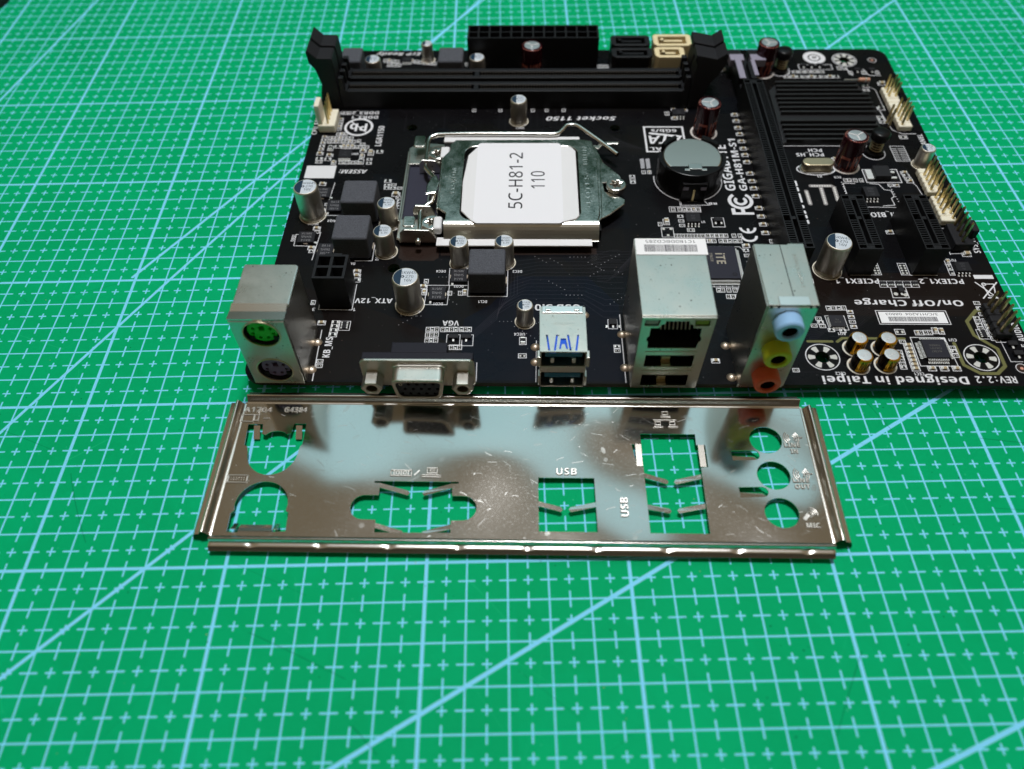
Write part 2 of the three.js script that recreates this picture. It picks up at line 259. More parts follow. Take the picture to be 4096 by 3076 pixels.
// outlines, logos, pads printed on the board
path(WHITE, 0.3, [[20.2, 0.4], [19.8, 19.4]]); path(WHITE, 0.28, [[17.4, 38], [17.4, 27.6], [27.7, 27.5], [27.7, 38.2]]); path(WHITE, 0.28, [[74.9, 45.4], [74.9, 33.3], [62.7, 33.3], [62.7, 45]]);
path(WHITE, 0.28, [[31.2, 59], [31.2, 48.7], [25.6, 48.7]]); path(WHITE, 0.26, [[66.7, 7.3], [66.8, 0.6]]); path(WHITE, 0.26, [[83.9, 15.6], [83.7, 0.4]]); path(WHITE, 0.32, [[109, 26], [109.1, 0.4]]);
path('rgb(190,190,196)', 0.35, [[12, 132], [142, 132.6]]); fill(1.7, 12.4, 90, 97);
rect(185.9, 206.8, 22.7, 28.1, 0.28); path(WHITE, 0.3, [[172.9, 150], [173.6, 108.4], [209, 108.4]]); path('rgb(170,170,172)', 0.4, [[171.2, 134], [173.6, 108.6]]);
sg.save(); ring(17.2, 120, 5.0, 0.95); text('Pb', 20.9, 122.2, 4.4, 180, 7.4); path(WHITE, 0.5, [[13.8, 123.6], [20.7, 116.5]]); sg.restore();
rect(124.2, 138.4, 105.1, 119.9, 0.75); text('6Gb/s', 136.2, 118.6, 1.9, 180, 9.6); text('ATA', 138, 114.6, 4.8, 180, 12.6, 'italic bold'); path(WHITE, 1.1, [[126.2, 116], [136.5, 114.2]]); text('SERIAL', 137.8, 107.7, 1.9, 180, 12.6);
dot(197.4, 166.7, 4.5, WHITE); ring(197.4, 166.7, 2.3, 0.5, 'rgb(60,60,64)'); text('a', 198.6, 167.7, 2, 180, 2.2, 'bold', 'sans-serif', 'rgb(60,60,64)');
path(WHITE, 0.45, [[219.7, 40], [224.3, 33.4]]); path(WHITE, 0.45, [[226.2, 40], [219.9, 33.3]]); path(WHITE, 0.4, [[221.4, 39.3], [225, 39.3], [224, 34.3], [222.1, 34.3]], true); ring(222, 39.2, 0.55, 0.3); path(WHITE, 0.5, [[221.5, 33.5], [224.2, 33.5]]);
path(OLIVE, 1.1, [[218.4, 28.3], [215.9, 28.3], [211.8, 23.9], [212.1, 18.5], [217.1, 13.4], [217, 7.1], [214, 4.4], [209.2, 4.4], [205.5, 7.4], [205.3, 15.4]]);
path(OLIVE, 0.9, [[163.2, 15.9], [170.2, 15.9]]); path(OLIVE, 0.9, [[171.7, 15.8], [173.5, 17.2], [191.4, 17.1]]);
function mountHole(x, v, pads = 6, turn = 0) { dot(x, v, 4.9, 'rgb(18,17,18)'); ring(x, v, 4.75, 0.34); for (let k = 0; k < pads; k++) { const a = turn + k * Math.PI * 2 / pads; sg.save(); sg.translate(SX(x), SY(v)); sg.rotate(a); sg.fillStyle = PAD; sg.beginPath(); sg.moveTo(2.1 * PS, -0.55 * PS); sg.lineTo(3.9 * PS, -0.95 * PS); sg.quadraticCurveTo(4.5 * PS, 0, 3.9 * PS, 0.95 * PS); sg.lineTo(2.1 * PS, 0.55 * PS); sg.closePath(); sg.fill(); sg.restore(); } }
mountHole(166.2, 10.05, 6, 0); mountHole(211.4, 10.2, 6, 0.15); mountHole(209.2, 165, 8, 0.2); ring(209.2, 165, 4.2, 0.25);
for (const [x, v] of [[221.4, 6.3], [220.3, 164.8]]) { dot(x, v, 1.6, 'rgb(58,44,40)'); ring(x, v, 1.6, 0.25); dot(x, v, 0.5, 'rgb(220,160,140)'); }
path(WHITE, 0.28, [[193.3, 17.6], [203.2, 17.5], [203.8, 7], [193.2, 6.95]], true); area(WHITE, [[203.2, 17.6], [203.2, 15.8], [201.4, 17.6]]);
path(WHITE, 0.3, [[194.4, 87.3], [190.3, 87.4], [190.3, 81.9]]); path(WHITE, 0.3, [[199.5, 87.3], [202.5, 86.9], [203.6, 84], [205.8, 83.6], [206, 80.4], [204.8, 79.4], [205, 76], [201, 75.6]]); path(WHITE, 0.25, [[195.6, 75], [207, 74.8]]);
for (let k = 0; k < 9; k++) dot(207 - k * 0.12, 75.4 + k * 1.25, 0.22, WHITE); for (let k = 0; k < 6; k++) dot(190, 82 + k * 1.2, 0.22, WHITE);
rect(198.7, 210.7, 87.8, 94.9, 0.35); rect(142.4, 146.4, 65, 69.5, 0.28);
for (const [v, l] of [[87.3, 3], [84.2, 2.2], [81.1, 2], [78.8, 3], [75.2, 1.6], [72.4, 1.6], [70.2, 1.8], [67.6, 2]]) path(WHITE, 0.85, [[174.1, v + l / 2 - 0.4], [174.1, v - l / 2 + 0.4]]);
function pads(x0, v0, x1, v1, n) { path('rgb(150,146,146)', 1.5, [[x0, v0], [x1, v1]]); for (let k = 0; k < n; k++) { const t = (k + 0.5) / n; dot(x0 + (x1 - x0) * t, v0 + (v1 - v0) * t, 0.34, 'rgb(232,230,226)'); } }
pads(176.8, 83.2, 176.8, 76.6, 8); pads(178.9, 86, 186, 86, 8); pads(182.2, 85, 182, 76.6, 9); pads(186.7, 85.3, 186.5, 78.4, 8);
// solder blobs under the shields' hold-down legs
path(WHITE, 0.24, [[143, 75.9], [133.2, 75.7], [133.2, 78.1]]); path(WHITE, 0.24, [[141.2, 78.1], [142.4, 75.9]]);
path(WHITE, 0.24, [[132.8, 74.9], [132.8, 78]]); path('rgb(200,200,204)', 0.3, [[138, 55.2], [149.6, 55.6], [151.2, 53]]); for (let k = 0; k < 6; k++) path(WHITE, 0.2, [[150.6 + k * 0.05, 53.5 - k * 2.3], [151.6, 53.5 - k * 2.3]]);
path(WHITE, 0.24, [[138.4, 37.7], [147.3, 37.6]]); for (let k = 0; k < 5; k++) path(WHITE, 0.2, [[139 + k * 1.9, 37.7], [139 + k * 1.9, 38.3]]);
path(WHITE, 0.25, [[188.6, 43], [182, 43]]); path(WHITE, 0.25, [[200.6, 43], [209, 43]]); rect(198, 200.6, 43.1, 48.2, 0.25); rect(188.6, 191.8, 43.1, 48.2, 0.25);
for (let r = 0; r < 2; r++) for (let k = 0; k < 8; k++) { dot(198.7 + (k % 2) * 1.2, 43.9 + Math.floor(k / 2) * 1.1, 0.38); dot(190.2 + (k % 2) * 1.0, 43.9 + Math.floor(k / 2) * 1.1, 0.36); }
for (let k = 0; k < 12; k++) dot(201.6, 47.2 + k * 1.45, 0.36, 'rgb(220,190,160)');
path(WHITE, 0.22, [[216.2, 132], [216.2, 144], [213.4, 146.4]]); path(WHITE, 0.3, [[214.2, 130], [215.6, 118], [218.6, 115.6], [223.6, 115.6]]); path(WHITE, 0.25, [[211.8, 93], [215.2, 86], [216, 79]]); path(WHITE, 0.25, [[215.6, 79], [216.2, 64.6], [219, 64.4]]);
rect(212, 217, 99.6, 108.2, 0.25); for (let k = 0; k < 7; k++) { path('rgb(170,170,172)', 0.5, [[212.4, 100.4 + k * 1.05], [213.8, 100.4 + k * 1.05]]); path('rgb(170,170,172)', 0.5, [[214.6, 100.4 + k * 1.05], [216.6, 100.4 + k * 1.05]]); }
path(WHITE, 0.3, [[216, 52.2], [216, 62.6]]); path(WHITE, 0.25, [[216.2, 52.6], [222.6, 52.8]]); path(WHITE, 0.25, [[217.5, 30], [217.6, 15.9], [222.6, 15.9]]);
rect(128.9, 139.4, 72.4, 75, 0.22);

// the board itself
{
  const s = roundRect(0, 0, BW, BD, 5.5);
  for (const [x, v, r] of [[166.2, 10.05, 1.95], [211.4, 10.2, 1.95], [209.2, 165, 1.95], [37.4, 119.6, 1.9], [113.4, 119.3, 1.9], [38.5, 45.4, 1.9]]) s.holes.push(circle(x, v, r));
  const g = new THREE.ExtrudeGeometry(s, { depth: 1.6, bevelEnabled: false, curveSegments: 16 });
  const p = g.attributes.position, uv = g.attributes.uv; for (let i = 0; i < p.count; i++) uv.setXY(i, p.getX(i) / BW, p.getY(i) / BD);
  g.rotateX(-Math.PI / 2).translate(0, -1.6, 0);
  const face = phys({ map: texture(silk), roughness: 0.62, roughnessMap: rep(wearMap, 1.3), specularIntensity: 0.2 });
  part('circuit_board', g, [face, std({ color: C(0.028, 0.028, 0.016), roughness: 0.8 })], board);
}

// ---------------------------------------------------------------- small surface-mount chips
const chipGeo = {};
function chipShape(kind, size) {
  const k = kind + size; if (chipGeo[k]) return chipGeo[k];
  const [l, w, h] = { S: [1.05, 0.55, 0.4], M: [1.6, 0.85, 0.6], L: [2.05, 1.25, 0.9] }[size], e = l * 0.2, hh = kind === 'r' ? h * 0.7 : h;
  const body = blk(-l / 2 + e, l / 2 - e, -w / 2, w / 2, 0.02, hh), ends = merge([blk(-l / 2, -l / 2 + e, -w / 2 - 0.01, w / 2 + 0.01, 0.02, hh + 0.02), blk(l / 2 - e, l / 2, -w / 2 - 0.01, w / 2 + 0.01, 0.02, hh + 0.02), blk(-l / 2 - 0.16, -l / 2, -w / 2, w / 2, 0.01, hh * 0.4), blk(l / 2, l / 2 + 0.16, -w / 2, w / 2, 0.01, hh * 0.4)]);
  return (chipGeo[k] = merge([body, ends], true));
}
const chipMat = { c: [M.ceramic, M.solder], r: [M.resistor, M.solder] };
const sizes = { S: [1.05, 0.55], M: [1.6, 0.85], L: [2.05, 1.25] };
function smd(kind, x, v, turn = 0, size = 'S') {             // kind: c ceramic capacitor, r resistor, e bare pads
  const [l, w] = sizes[size], a = (turn ? w : l) / 2 + 0.34, b = (turn ? l : w) / 2 + 0.34;
  sg.fillStyle = 'rgb(24,23,25)'; fill(x - a, x + a, v - b, v + b, 'rgb(24,23,25)'); rect(x - a, x + a, v - b, v + b, 0.27);
  const px = turn ? 0 : l * 0.36, pv = turn ? l * 0.36 : 0;
  for (const q of [-1, 1]) dot(x + q * px, v + q * pv, turn ? w * 0.46 : l * 0.2, PAD, turn ? l * 0.2 : w * 0.46);
  if (kind !== 'e') part(kind === 'c' ? 'chip_capacitor' : 'chip_resistor', chipShape(kind, size), chipMat[kind], board, x, 0, -v, turn ? Math.PI / 2 : 0);
}
const kinds = (s, i) => s[i % s.length];
function row(pattern, x0, v0, x1, v1, n, turn, size = 'S') { for (let i = 0; i < n; i++) { const t = n === 1 ? 0 : i / (n - 1); smd(kinds(pattern, i), x0 + (x1 - x0) * t, v0 + (v1 - v0) * t, turn, size); } }

// beside the fan header and below it
row('re', 9.6, 128.9, 12.4, 128.9, 3, 1); row('cer', 9.8, 125, 9.9, 118.6, 5, 0); row('ecr', 10.1, 115.7, 12.9, 115.7, 3, 1); row('erec', 7.3, 113.3, 15.4, 113.2, 7, 1); row('rece', 7.4, 111, 16.6, 111, 8, 1);
row('cr', 5.3, 113.9, 5.2, 106.4, 5, 0); smd('c', 5.2, 103.9, 0, 'M'); smd('r', 5.4, 100.9, 0, 'M'); smd('e', 5.6, 99.2, 0, 'M'); smd('c', 8.9, 102.9, 0, 'M'); smd('r', 8.6, 100.6, 0, 'M'); smd('c', 11, 98.6, 1, 'M'); smd('r', 8.6, 107, 1, 'L'); smd('r', 11.2, 108, 0, 'M');
row('c', 13.3, 108, 16.5, 108, 3, 1, 'M'); row('re', 18.1, 107.8, 21.9, 107.8, 4, 1); smd('r', 18.4, 111.4, 1); smd('e', 20, 109.6, 0); smd('c', 20.8, 105.4, 0, 'M'); smd('c', 23.8, 104.2, 1, 'L'); smd('r', 26.9, 105, 0, 'M'); smd('r', 23.7, 100.6, 0); smd('r', 23.8, 98.4, 0); smd('c', 20.8, 102.4, 1, 'M'); smd('r', 20.8, 99.2, 1, 'L'); row('er', 13.6, 98.8, 19.2, 98.8, 6, 1);
// power stage
smd('c', 9, 86.8, 0, 'M'); smd('c', 10.8, 63.9, 0, 'M'); smd('e', 11.2, 62.2, 0); smd('c', 10.6, 54.5, 0, 'M'); smd('r', 10.9, 53, 0); row('e', 12.4, 76, 12.5, 73.4, 2, 0);
smd('r', 31.8, 88.4, 0, 'M'); smd('r', 31.7, 86.2, 0); smd('r', 31.8, 84.6, 0); smd('e', 34, 86.4, 0); smd('r', 34, 84.6, 0); smd('e', 36.3, 84.6, 0); smd('c', 35.4, 81.2, 0, 'L'); smd('e', 36.8, 79.6, 0, 'M'); row('r', 37.1, 77.8, 37.1, 74.6, 3, 0);
smd('c', 27, 43.9, 0, 'M'); smd('c', 27.2, 41.9, 0, 'M'); smd('r', 27.4, 40, 0, 'M'); smd('r', 15.3, 30.5, 1);
row('r', 23.5, 22.3, 23.4, 17.5, 4, 0, 'M'); row('ee', 21.2, 7.5, 21.3, 5.8, 2, 0); smd('c', 19.3, 22.2, 0, 'M'); smd('c', 48.7, 37.4, 0, 'M'); smd('r', 49.4, 39.7, 1); smd('c', 49.2, 35, 1, 'M'); smd('e', 57.1, 34.6, 1); smd('e', 60.4, 34.6, 1); smd('c', 61.8, 35, 1, 'M');
for (let r = 0; r < 3; r++) row(r === 1 ? 'e' : 'er', 51.6, 19.8 - r * 2.15, 54.2, 19.9 - r * 2.15, 3, 1);
row('er', 56, 19.8, 59.9, 19.9, 4, 1); row('re', 61.6, 19.9, 63.9, 19.9, 3, 1); row('er', 59, 13, 61.4, 13, 3, 1);
smd('r', 79.9, 15.5, 1, 'L'); smd('e', 79.8, 9.9, 0, 'M'); row('re', 107.4, 13.5, 107.4, 12, 2, 0); smd('c', 135.3, 8.4, 0, 'M'); smd('e', 157.6, 5.2, 0);
// along the memory slots and round the battery
for (const x of [60.2, 70.3, 82.7, 88, 94.5]) smd('e', x, 130.5, 1); row('ec', 121.9, 93.4, 123.9, 93.4, 2, 1); row('re', 117.7, 91.1, 117.7, 87.8, 3, 0); for (let k = 0; k < 9; k++) { path('rgb(190,190,196)', 0.5, [[121.3, 95.6 + k * 0.62], [122.4, 95.9 + k * 0.62]]); path('rgb(190,190,196)', 0.5, [[123.3, 95.6 + k * 0.62], [124.4, 95.9 + k * 0.62]]); }
smd('e', 133.7, 128.3, 1, 'M'); smd('c', 136.4, 131, 0); smd('c', 140.8, 130.4, 0); smd('c', 136.2, 125.2, 0, 'M');
for (const v of [127.4, 123.4, 119.2, 115.3, 111, 106.7, 103, 99, 92.6, 88.4, 84.6, 80.4, 74.3, 70.1, 66.2, 62.1]) { smd('c', 159, v, 0, 'M'); path('rgb(200,190,170)', 0.25, [[160.6, v + 0.6], [161.2, v - 2]]); } smd('e', 160.4, 58.2, 1);
row('eere', 130.2, 73.7, 132.4, 73.7, 2, 1); row('rece', 134, 73.7, 138.6, 73.7, 4, 1); row('ree', 132.2, 70.2, 132.3, 65.7, 3, 0); smd('e', 134.9, 63.5, 0, 'M'); smd('c', 127.2, 67.4, 1, 'L'); smd('e', 125.1, 66.3, 1); row('e', 129.8, 60.7, 138.5, 60.7, 9, 1); row('er', 140.1, 60.8, 146, 60.8, 5, 1); row('er', 148.6, 60.8, 150.6, 60.8, 2, 1); row('ec', 139, 58.3, 141.8, 58.3, 3, 1); row('re', 144, 58.3, 146.9, 58.3, 3, 1); row('re', 148.6, 58.3, 150.2, 58.3, 2, 1);
smd('c', 151.8, 56, 0, 'M'); smd('r', 151.4, 54, 0); smd('e', 151.4, 51.6, 0); row('re', 140.2, 36.3, 141.4, 36.3, 2, 1); smd('e', 143.3, 36.3, 1); row('er', 145.2, 36.3, 146.8, 36.3, 2, 1); row('e', 142.8, 33.6, 145.6, 33.6, 3, 1);
// audio corner
row('re', 172.1, 29, 176.8, 29.1, 4, 1); row('ccec', 178.2, 27.5, 177.9, 21.6, 4, 0); row('er', 168.2, 24.8, 168.8, 21.8, 3, 0); smd('e', 166.3, 22, 0); smd('r', 171, 20.3, 0); smd('r', 174.3, 20, 0);
smd('e', 190.9, 19.7, 0, 'L'); row('ce', 195.8, 19.4, 197, 19.4, 2, 1); row('ee', 198.4, 19.5, 199.6, 19.5, 2, 1); row('c', 201.3, 20.2, 203, 20, 2, 1, 'M'); smd('e', 190.6, 15.9, 0); row('c', 191.7, 14.5, 191.5, 5.9, 7, 0, 'M'); row('erre', 188.6, 12.1, 188.2, 6.4, 6, 0); row('c', 196.1, 6, 203, 6, 3, 0, 'M'); row('er', 204.3, 13.7, 204.3, 10.8, 3, 0);
row('er', 217.2, 31.3, 217.3, 29.2, 2, 0); row('e', 217.2, 26.8, 217.4, 24.4, 2, 0); row('re', 215.1, 25.2, 215, 21.2, 4, 0); row('ecce', 217.3, 23.4, 217.4, 20, 4, 0); row('e', 217, 18.8, 217.4, 17.2, 2, 0);
smd('c', 221, 52.3, 0, 'L'); row('cer', 213.9, 48.9, 213.8, 44.2, 3, 1, 'M'); smd('c', 199.6, 62.6, 0, 'M'); row('er', 191.6, 89, 193, 89, 2, 1); smd('e', 195, 89, 1); smd('r', 197, 89, 1); row('ec', 206.4, 86.4, 208.4, 86.2, 2, 0); row('cre', 212.9, 93, 213.6, 88.4, 4, 0, 'M');
smd('r', 196.8, 35.4, 1); row('re', 190.2, 99, 192.6, 98.9, 2, 1); smd('c', 190.6, 100.8, 0, 'M');
// the far strip behind the memory slots and the far right corner
row('ecre', 22.2, 165.2, 27, 164.4, 4, 1, 'M'); row('er', 24, 162, 28, 162, 3, 1, 'M'); row('cre', 33.2, 164.6, 42.4, 163, 6, 1, 'M'); smd('e', 13.8, 162, 1, 'M'); smd('e', 55.3, 162.4, 1, 'M'); row('e', 109.6, 160.6, 112.4, 160.6, 3, 1, 'M');
row('ecr', 183.6, 152.8, 203, 152.8, 9, 0, 'M'); row('e', 187.6, 156.4, 198, 156.4, 5, 0, 'M'); row('e', 184, 155.6, 184, 157.6, 2, 0, 'M'); row('er', 212.6, 143.6, 212.9, 146.2, 2, 0, 'M'); row('c', 219.6, 147.8, 219.8, 147.8, 1, 0, 'L'); smd('r', 215, 131.4, 0, 'L'); row('er', 213.2, 125.8, 213.4, 122.8, 3, 0, 'M'); row('e', 209.5, 155.6, 220, 155.8, 3, 1, 'M'); smd('e', 218.4, 113.6, 0, 'L'); row('er', 205.8, 159, 208, 159, 2, 1, 'M');

// ---------------------------------------------------------------- aluminium and electrolytic capacitors
function canTop(lines, sector, ink, dark) {
  return drawn(256, 256, (g, w) => {
    g.fillStyle = ink ? '#ccd5de' : '#c9c9c6'; g.fillRect(0, 0, w, w);
    if (sector) { g.fillStyle = dark; g.beginPath(); g.rect(0, 0, w * sector, w); g.fill(); }
    g.fillStyle = '#1d2b3c'; g.textAlign = 'center';
    lines.forEach((t, i) => { g.font = `${t[1]}px sans-serif`; g.fillText(t[0], w * 0.62, t[2]); });
    g.strokeStyle = '#1d2b3c'; g.lineWidth = 9; g.beginPath(); g.arc(100, 122, 15, 0.5, 5.9); g.stroke(); g.fillRect(100, 118, 20, 9);
  });
}
const mark = {
  big: std({ map: canTop([['5KW45', 54, 84], ['  270', 54, 140], ['16V', 54, 196]], 0.33, true, '#22384c'), roughness: 0.42 }),
  mid: std({ map: canTop([['5KX01', 52, 84], ['  560', 52, 138], ['6.3V', 52, 192]], 0.33, true, '#22384c'), roughness: 0.42 }),
  mid2: std({ map: canTop([['5KX02', 52, 84], ['  560', 52, 138], ['6.3V', 52, 192]], 0.33, true, '#22384c'), roughness: 0.42 }),
  small: std({ map: canTop([['STW38', 50, 84], ['  100', 52, 138], ['10V', 52, 192]], 0.33, true, '#22384c'), roughness: 0.42 }),
};
function canCap(x, v, d, h, m, turn = 0, label) {
  const r = d / 2; ring(x, v, r + 0.4, 0.42, 'rgb(222,214,196)'); text('+', x + r * 0.95, v - r * 0.55, 1.6, 180, 0, 'normal');
  const c = part('capacitor', lathe([[0, 0], [r * 0.97, 0], [r * 1.02, 0.15], [r * 1.02, 0.9], [r * 0.95, 1.15], [r * 0.94, 1.45], [r, 1.75], [r, h - 0.75], [r - 0.12, h - 0.3], [r - 0.3, h - 0.06], [r - 0.42, h], [r - 0.5, h - 0.06], [0, h - 0.06]], 36), M.can, board, x, 0, -v, turn);
  if (label) c.userData.label = label;
  part('printed_top', new THREE.CircleGeometry(r - 0.46, 36).rotateX(-Math.PI / 2).translate(0, h - 0.04, 0), m, c);
  return c;
}
canCap(8.4, 70.6, 8, 12, mark.big); canCap(35, 66.3, 6.3, 9, mark.mid2); canCap(35.3, 53, 6.3, 9, mark.mid); canCap(59.7, 47.8, 6, 9.4, mark.mid); canCap(73.8, 48.1, 6, 9.4, mark.mid); canCap(45.2, 29.8, 8, 12, mark.big); canCap(80.45, 23.1, 5, 7.4, mark.small, 0.05); canCap(77.45, 123.6, 6.1, 9.4, mark.mid); canCap(175.4, 45.3, 8, 12, mark.big, -0.2); canCap(219.9, 97.6, 5.2, 7.2, mark.small); canCap(19.3, 153.8, 6.2, 7.6, mark.mid); canCap(39.8, 165.6, 4.6, 7.4, mark.small); canCap(60.6, 155, 6.2, 7.6, mark.mid);

const sleeve = std({ map: drawn(512, 512, (g, w) => { g.fillStyle = '#330c17'; g.fillRect(0, 0, w, w); g.fillStyle = '#6b4a46'; g.fillRect(150, 0, 46, w); g.fillStyle = '#b0685c'; g.font = 'bold 62px sans-serif'; for (const o of [230, 0]) { g.fillText('1000µF', o + 20, 150); g.fillText('KZE', o + 100, 270); g.strokeStyle = '#b0685c'; g.lineWidth = 6; g.strokeRect(o + 22, 232, 60, 30); g.fillText('6.3V', o + 40, 360); g.fillText('1000µF', o + 20, 450); } }), roughness: 0.22, specularIntensity: 0.9 });
const ventMat = std({ color: C(0.78, 0.80, 0.82), metalness: 1, roughness: 0.42 }), grooveMat = std({ color: C(0.80, 0.80, 0.80), metalness: 0.4, roughness: 0.6 });
function redCap(x, v, turn) {
  const r = 4.05, h = 12.6; ring(x, v, r + 0.5, 0.8, 'rgb(214,206,200)');
  const c = part('electrolytic_capacitor', lathe([[0, 0], [r, 0], [r, 0.6], [r - 0.25, 0.95], [r, 1.4], [r, h - 0.7], [r - 0.2, h - 0.25], [r - 0.6, h], [r - 1.0, h]], 40), sleeve, board, x, 0, -v, turn);
  part('vent_top', lathe([[0, h - 0.16], [r - 1.05, h - 0.12], [r - 0.95, h - 0.3]], 36), ventMat, c);
  for (let k = 0; k < 3; k++) part('vent_groove', new THREE.BoxGeometry(2.9, 0.14, 0.36).translate(1.42, h - 0.08, 0), grooveMat, c, 0, 0, 0, k * Math.PI * 2 / 3 + 0.5);
}
redCap(146, 116.5, 2.4); redCap(193.4, 97.2, 2.2); redCap(82.3, 154.8, 2); redCap(174.4, 156.4, 1.6);
const goldSleeve = std({ map: drawn(256, 128, (g, w, h) => { g.fillStyle = '#e0a52c'; g.fillRect(0, 0, w, h); g.fillStyle = '#0f0b08'; g.fillRect(64, 0, 46, h); g.fillStyle = '#2b1a06'; g.font = 'bold 26px sans-serif'; for (const o of [120, 4]) { g.fillText('NIPPON', o, 62); g.fillText('10V 100', o, 90); g.fillText('NIPPON', o, 118); } }), roughness: 0.28, metalness: 0.85 });
for (const [x, v, t] of [[175.8, 13.3, 2.9], [184, 13.2, 3.0], [175.6, 6.9, 2.9], [183.3, 7.2, 3.05]]) {
  const r = 2.6, h = 5; ring(x, v, r + 0.35, 0.6, 'rgb(220,216,204)'); text('+', x + 2.4, v - 1.6, 1.4, 180, 0, 'normal');
  const c = part('audio_capacitor', lathe([[0, 0], [r, 0], [r, 0.4], [r - 0.1, 0.6], [r, 0.9], [r, h - 0.6], [r - 0.2, h - 0.2], [r - 0.55, h], [r - 0.6, h]], 36), goldSleeve, board, x, 0, -v, t);
  part('vent_top', lathe([[0, h - 0.02], [r - 0.7, h + 0.02], [r - 0.5, h - 0.08]], 32), ventMat, c);
  for (const [a, b] of [[-0.5, 0.4], [0.4, -0.3]]) part('vent_mark', new THREE.TorusGeometry(0.4, 0.09, 6, 12, 4).rotateX(-Math.PI / 2).translate(a, h + 0.02, b), grooveMat, c);
}

// ---------------------------------------------------------------- inductors, transistors, chips
function inductor(x, v, w, d, h) { const c = part('inductor', blk(-w / 2, w / 2, -d / 2, d / 2, 0.3, h, 0.8), M.ferriteTop, board, x, 0, -v); part('inductor_terminal', merge([blk(-w / 2 - 0.3, -w / 2 + 0.2, -1.4, 1.4, 0, 1), blk(w / 2 - 0.2, w / 2 + 0.3, -1.4, 1.4, 0, 1)]), M.copperPad, c); }
inductor(25.3, 71.9, 11.2, 11.2, 9.3); inductor(25.2, 54.7, 11.2, 11.2, 9.3); inductor(68.8, 39.4, 11.2, 10.9, 9.3); inductor(11.2, 154.4, 8, 10.2, 9.2); inductor(50.4, 154.4, 9.8, 10.2, 9.2);
const faceOn = (top, side) => [side, side, top, side, side, side];
function chipFace(lines, w, h, px, bg = '#252529', ink = '#8f8f92', turn = 0) { return std({ map: drawn(w, h, (g) => { g.fillStyle = bg; g.fillRect(0, 0, w, h); for (let i = 0; i < 500; i++) { g.fillStyle = `rgba(${rnd() < 0.5 ? '80,80,86' : '10,10,12'},0.16)`; g.fillRect(rr(0, w), rr(0, h), 2, 2); } g.translate(w / 2, h / 2); g.rotate(turn); g.fillStyle = ink; g.textAlign = 'center'; lines.forEach((t, i) => { g.font = `${px}px sans-serif`; g.fillText(t, 0, (i - (lines.length - 1) / 2) * px * 1.25 + px * 0.36); }); }), roughness: 0.5 }); }
const fetFace = [0, Math.PI, -Math.PI / 2].map((t) => faceOn(chipFace(['RA14', 'SHNΔ', '.W61K'], 128, 128, 32, '#26262b', '#8f8f92', t), M.chip));
function mosfet(x, v, turn, faceTurn) {                    // leads on the near side when turn is 0
  const m = part('mosfet', blk(-2.5, 2.5, -2.75, 2.75, 0.05, 1.0), fetFace[faceTurn], board, x, 0, -v, turn);
  const lead = merge([blk(-0.32, 0.32, -3.3, -2.7, 0.02, 0.3), blk(-0.32, 0.32, -3.6, -3.2, 0.01, 0.14)]);
  for (let k = 0; k < 4; k++) part('lead', lead.clone(), M.solder, m, -1.9 + k * 1.27, 0, 0);
  for (const q of [-1, 1]) part('drain_tab', blk(q * 2.62 - 0.14, q * 2.62 + 0.14, -0.8, 0.6, 0.02, 0.5), M.copperPad, m);
}
mosfet(15.2, 74.4, 0, 0); mosfet(8.4, 58.8, Math.PI / 2, 2); mosfet(15.6, 52.9, 0, 0); mosfet(59.6, 41.5, 0, 1); mosfet(53.3, 33.8, 0, 1); mosfet(10, 81.2, Math.PI / 2, 2);
path(WHITE, 0.28, [[5.2, 61], [4.4, 61], [4.6, 55.6], [11.6, 55.4]]); path(WHITE, 0.28, [[13.2, 87.5], [12.2, 71.4], [12, 70.4], [17.6, 70.4]]); path(WHITE, 0.28, [[12.4, 62], [11.7, 49]]); path(WHITE, 0.25, [[49.8, 37.9], [49.6, 29.8], [56.6, 29.8], [56.8, 38]]); path(WHITE, 0.25, [[49.8, 38], [62.4, 37.9]]); path(WHITE, 0.25, [[56.6, 38], [56.4, 45.4], [62.4, 45.5]]);
function soic(name, x, v, w, d, h, n, face, both = true) {
  const c = part(name, blk(-w / 2, w / 2, -d / 2, d / 2, 0.12, h), faceOn(face, M.chip), board, x, 0, -v);
  const g = merge([blk(-0.21, 0.21, -d / 2 - 0.45, -d / 2 + 0.1, h * 0.4, h * 0.52), blk(-0.21, 0.21, -d / 2 - 0.6, -d / 2 - 0.42, 0.1, h * 0.52), blk(-0.21, 0.21, -d / 2 - 1.2, -d / 2 - 0.5, 0.02, 0.16)]), b = g.clone().rotateY(Math.PI);
  for (let k = 0; k < n; k++) { const px = (k - (n - 1) / 2) * (w / n); part('lead', k ? g.clone() : g, M.solder, c, px, 0, 0); if (both) part('lead', b.clone(), M.solder, c, px, 0, 0); }
  return c;
}
const faint = (t) => chipFace(t, 128, 96, 22, '#232327', '#55555a');
soic('flash_chip', 197.8, 81, 4.6, 5.1, 1.7, 4, faint(['25Q64', 'FVSIG', '1542'])); soic('regulator_chip', 136, 68.1, 4.6, 4.2, 1.5, 4, faint(['9A1', 'RT8'])); soic('driver_chip', 217.1, 45.5, 4.4, 3.9, 1.5, 4, faint(['3525', 'APX', 'T51'])); soic('power_chip', 137.8, 127.4, 4.6, 3.6, 1.5, 4, faint(['RT9', '045'])); soic('controller_chip', 14.7, 102.7, 4.4, 4.2, 1, 8, faint(['RT', '8167'])); soic('clock_chip', 31.2, 165, 3.8, 3.2, 0.9, 5, faint(['RT', '81']));
